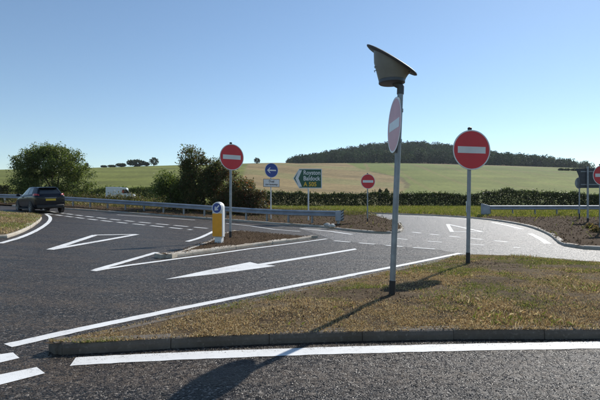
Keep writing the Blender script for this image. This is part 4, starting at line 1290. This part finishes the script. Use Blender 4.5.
# skyline trees on the left hill and in the fields
def far_tree(label, u, Y, v_top, w_px, cols=gC, group="trees on the skyline", k=1.0):
    x = (u - 300) / FOC * Y; z = hz(x, Y); top = CAMZ + (HORIZON - v_top) / FOC * Y
    hgt = max(2.0, top - z); rx = w_px / FOC * Y / 2
    t = thing("field_tree", label, "tree", (x, Y, z - .3), group=group)
    n = int(420 * k); d = rng.normal(size=(n, 3)); d /= np.linalg.norm(d, axis=1)[:, None]
    P = d * np.array((rx, rx, hgt * .45)) * rng.uniform(.55, 1.08, (n, 1)) + np.array((0, 0, hgt * .58))
    V, Fc, T = leaf_cloud(P, max(.5, rx * .16), cols)
    link_mesh("crown", V, Fc, M['wood_leaf'], t, False, T)
    MB().tube([(0, 0, -.5), (0, 0, hgt * .5)], [hgt * .05, hgt * .03], 7).build("trunk", M['bark'], t, True)
RID = 400
for lab, u, vt, w in (("tiny lone tree on the left skyline just right of the broad tree", 86.5, 162.5, 4),
                      ("small round tree at the left end of the skyline clump", 104, 166, 6), ("low tree second from the left in the skyline clump", 112, 165, 8),
                      ("rounded tree left of the biggest in the skyline clump", 121, 163, 10), ("largest rounded tree in the middle of the skyline clump", 136, 159.5, 17),
                      ("narrow tree between the largest and the right tree of the skyline clump", 146.5, 162, 6), ("upright tree at the right end of the skyline clump", 154, 157.5, 9),
                      ("single small tree on the skyline above the blue arrow sign", 257, 157.6, 6)):
    far_tree(lab, u, RID, vt, w)
for i, (u, w) in enumerate(((561, 5), (567, 7), (574, 7), (579, 5))):
    far_tree("%s dark bush of the short row in the right field" % ("first", "second", "third", "last")[i], u, 330, 175.2, w, gC, "bush row in the right field", .5)
for i, (u, v, Y) in enumerate(((380, 189.5, 120), (386.5, 188.5, 125))):
    far_tree("dark shrub in the field left of the lamp post, the %s one" % ("left", "right")[i], u, Y, v, 3.2, gC, "shrubs in the field", .5)

# the wood on the hill: a mass of crowns
def wood():
    V = []; Fc = []; T = []; k0 = 0
    pts = []
    tries = 0
    while len(pts) < 1700 and tries < 60000:
        tries += 1
        x = rng.uniform(-60, 350); y = rng.uniform(460, 760)
        lo = 478 + 16 * math.sin(x * .012 + 1) + .0016 * (x - 130) ** 2
        e = ((x - 174) / 184.) ** 2 + max(0, (y - 690) / 80.) ** 2
        if y < lo or e > 1.05: continue
        pts.append((x, y))
    P0 = np.array(pts)
    Z0 = height(P0[:, 0], P0[:, 1])
    Ht = rng.uniform(9, 16, len(P0)) * np.clip(1.15 - .5 * np.abs((P0[:, 0] - 172) / 190) ** 3, .45, 1); Rr = rng.uniform(3.2, 8.0, len(P0))
    n = 170
    d = rng.normal(size=(len(P0), n, 3)); d /= np.linalg.norm(d, axis=2)[..., None]
    P = d * np.stack([Rr, Rr, Ht * .48], 1)[:, None] * rng.uniform(.7, 1.08, (len(P0), n, 1)) + np.stack([P0[:, 0], P0[:, 1], Z0 + Ht * .52], 1)[:, None]
    base = np.array(((.034, .058, .022), (.044, .072, .026), (.028, .047, .020), (.058, .082, .030)))
    tc = base[rng.integers(0, 4, len(P0))] * rng.uniform(.5, 1.6, (len(P0), 1))
    V, Fc, T = leaf_cloud(P.reshape(-1, 3), .88, ((1, 1, 1),), .25)
    T = T * np.repeat(np.repeat(tc, n, axis=0), 4, axis=0)
    o = link_mesh("woodland", V, Fc, M['wood_leaf'], None, False, T)
    tag(o, "dark wood covering the hilltop", None, None, 'stuff')
wood()

# low dry weeds on the right soil
for i, (u, v, s) in enumerate(((590, 229, .30), (597, 233, .26))):
    x, y = G(u, v, .14)
    n = 420; a = rng.uniform(0, 6.28, n); r = rng.uniform(0, .5, n) * s * 2
    P = np.stack([r * np.cos(a), r * np.sin(a), rng.uniform(0, s * .9, n) * (1 - r / (s * 2))], 1)
    t = thing("weed_clump", "dry straw coloured weed clump on the right soil, the %s one" % ("farther", "nearer")[i], "weed", (x, y, hz(x, y) + .14), group="dry weeds on the right soil")
    V, Fc, T = leaf_cloud(P, .05, ((.26, .19, .09), (.20, .15, .07), (.13, .13, .04)))
    link_mesh("leaves", V, Fc, M['grass'], t, False, T)

# ------------------------------------------------------------------ summer haze between here and the hill
def haze(density):
    V = [(-900, -60), (900, -60), (900, 1150), (-900, 1150)]
    v = [(x, y, z) for z in (-1.8, 135.0) for x, y in V]
    f = [(3, 2, 1, 0), (4, 5, 6, 7), (0, 1, 5, 4), (1, 2, 6, 5), (2, 3, 7, 6), (3, 0, 4, 7)]
    m = bpy.data.materials.new("haze_air"); m.use_nodes = True
    nt = m.node_tree; nt.nodes.clear()
    pv = nt.nodes.new("ShaderNodeVolumePrincipled"); out = nt.nodes.new("ShaderNodeOutputMaterial")
    pv.inputs["Color"].default_value = (.80, .88, 1.0, 1); pv.inputs["Density"].default_value = density
    pv.inputs["Anisotropy"].default_value = .2
    nt.links.new(pv.outputs[0], out.inputs["Volume"])
    o = link_mesh("haze", v, f, m)
    tag(o, "thin summer haze over the fields", None, None, 'stuff')
haze(.00010)
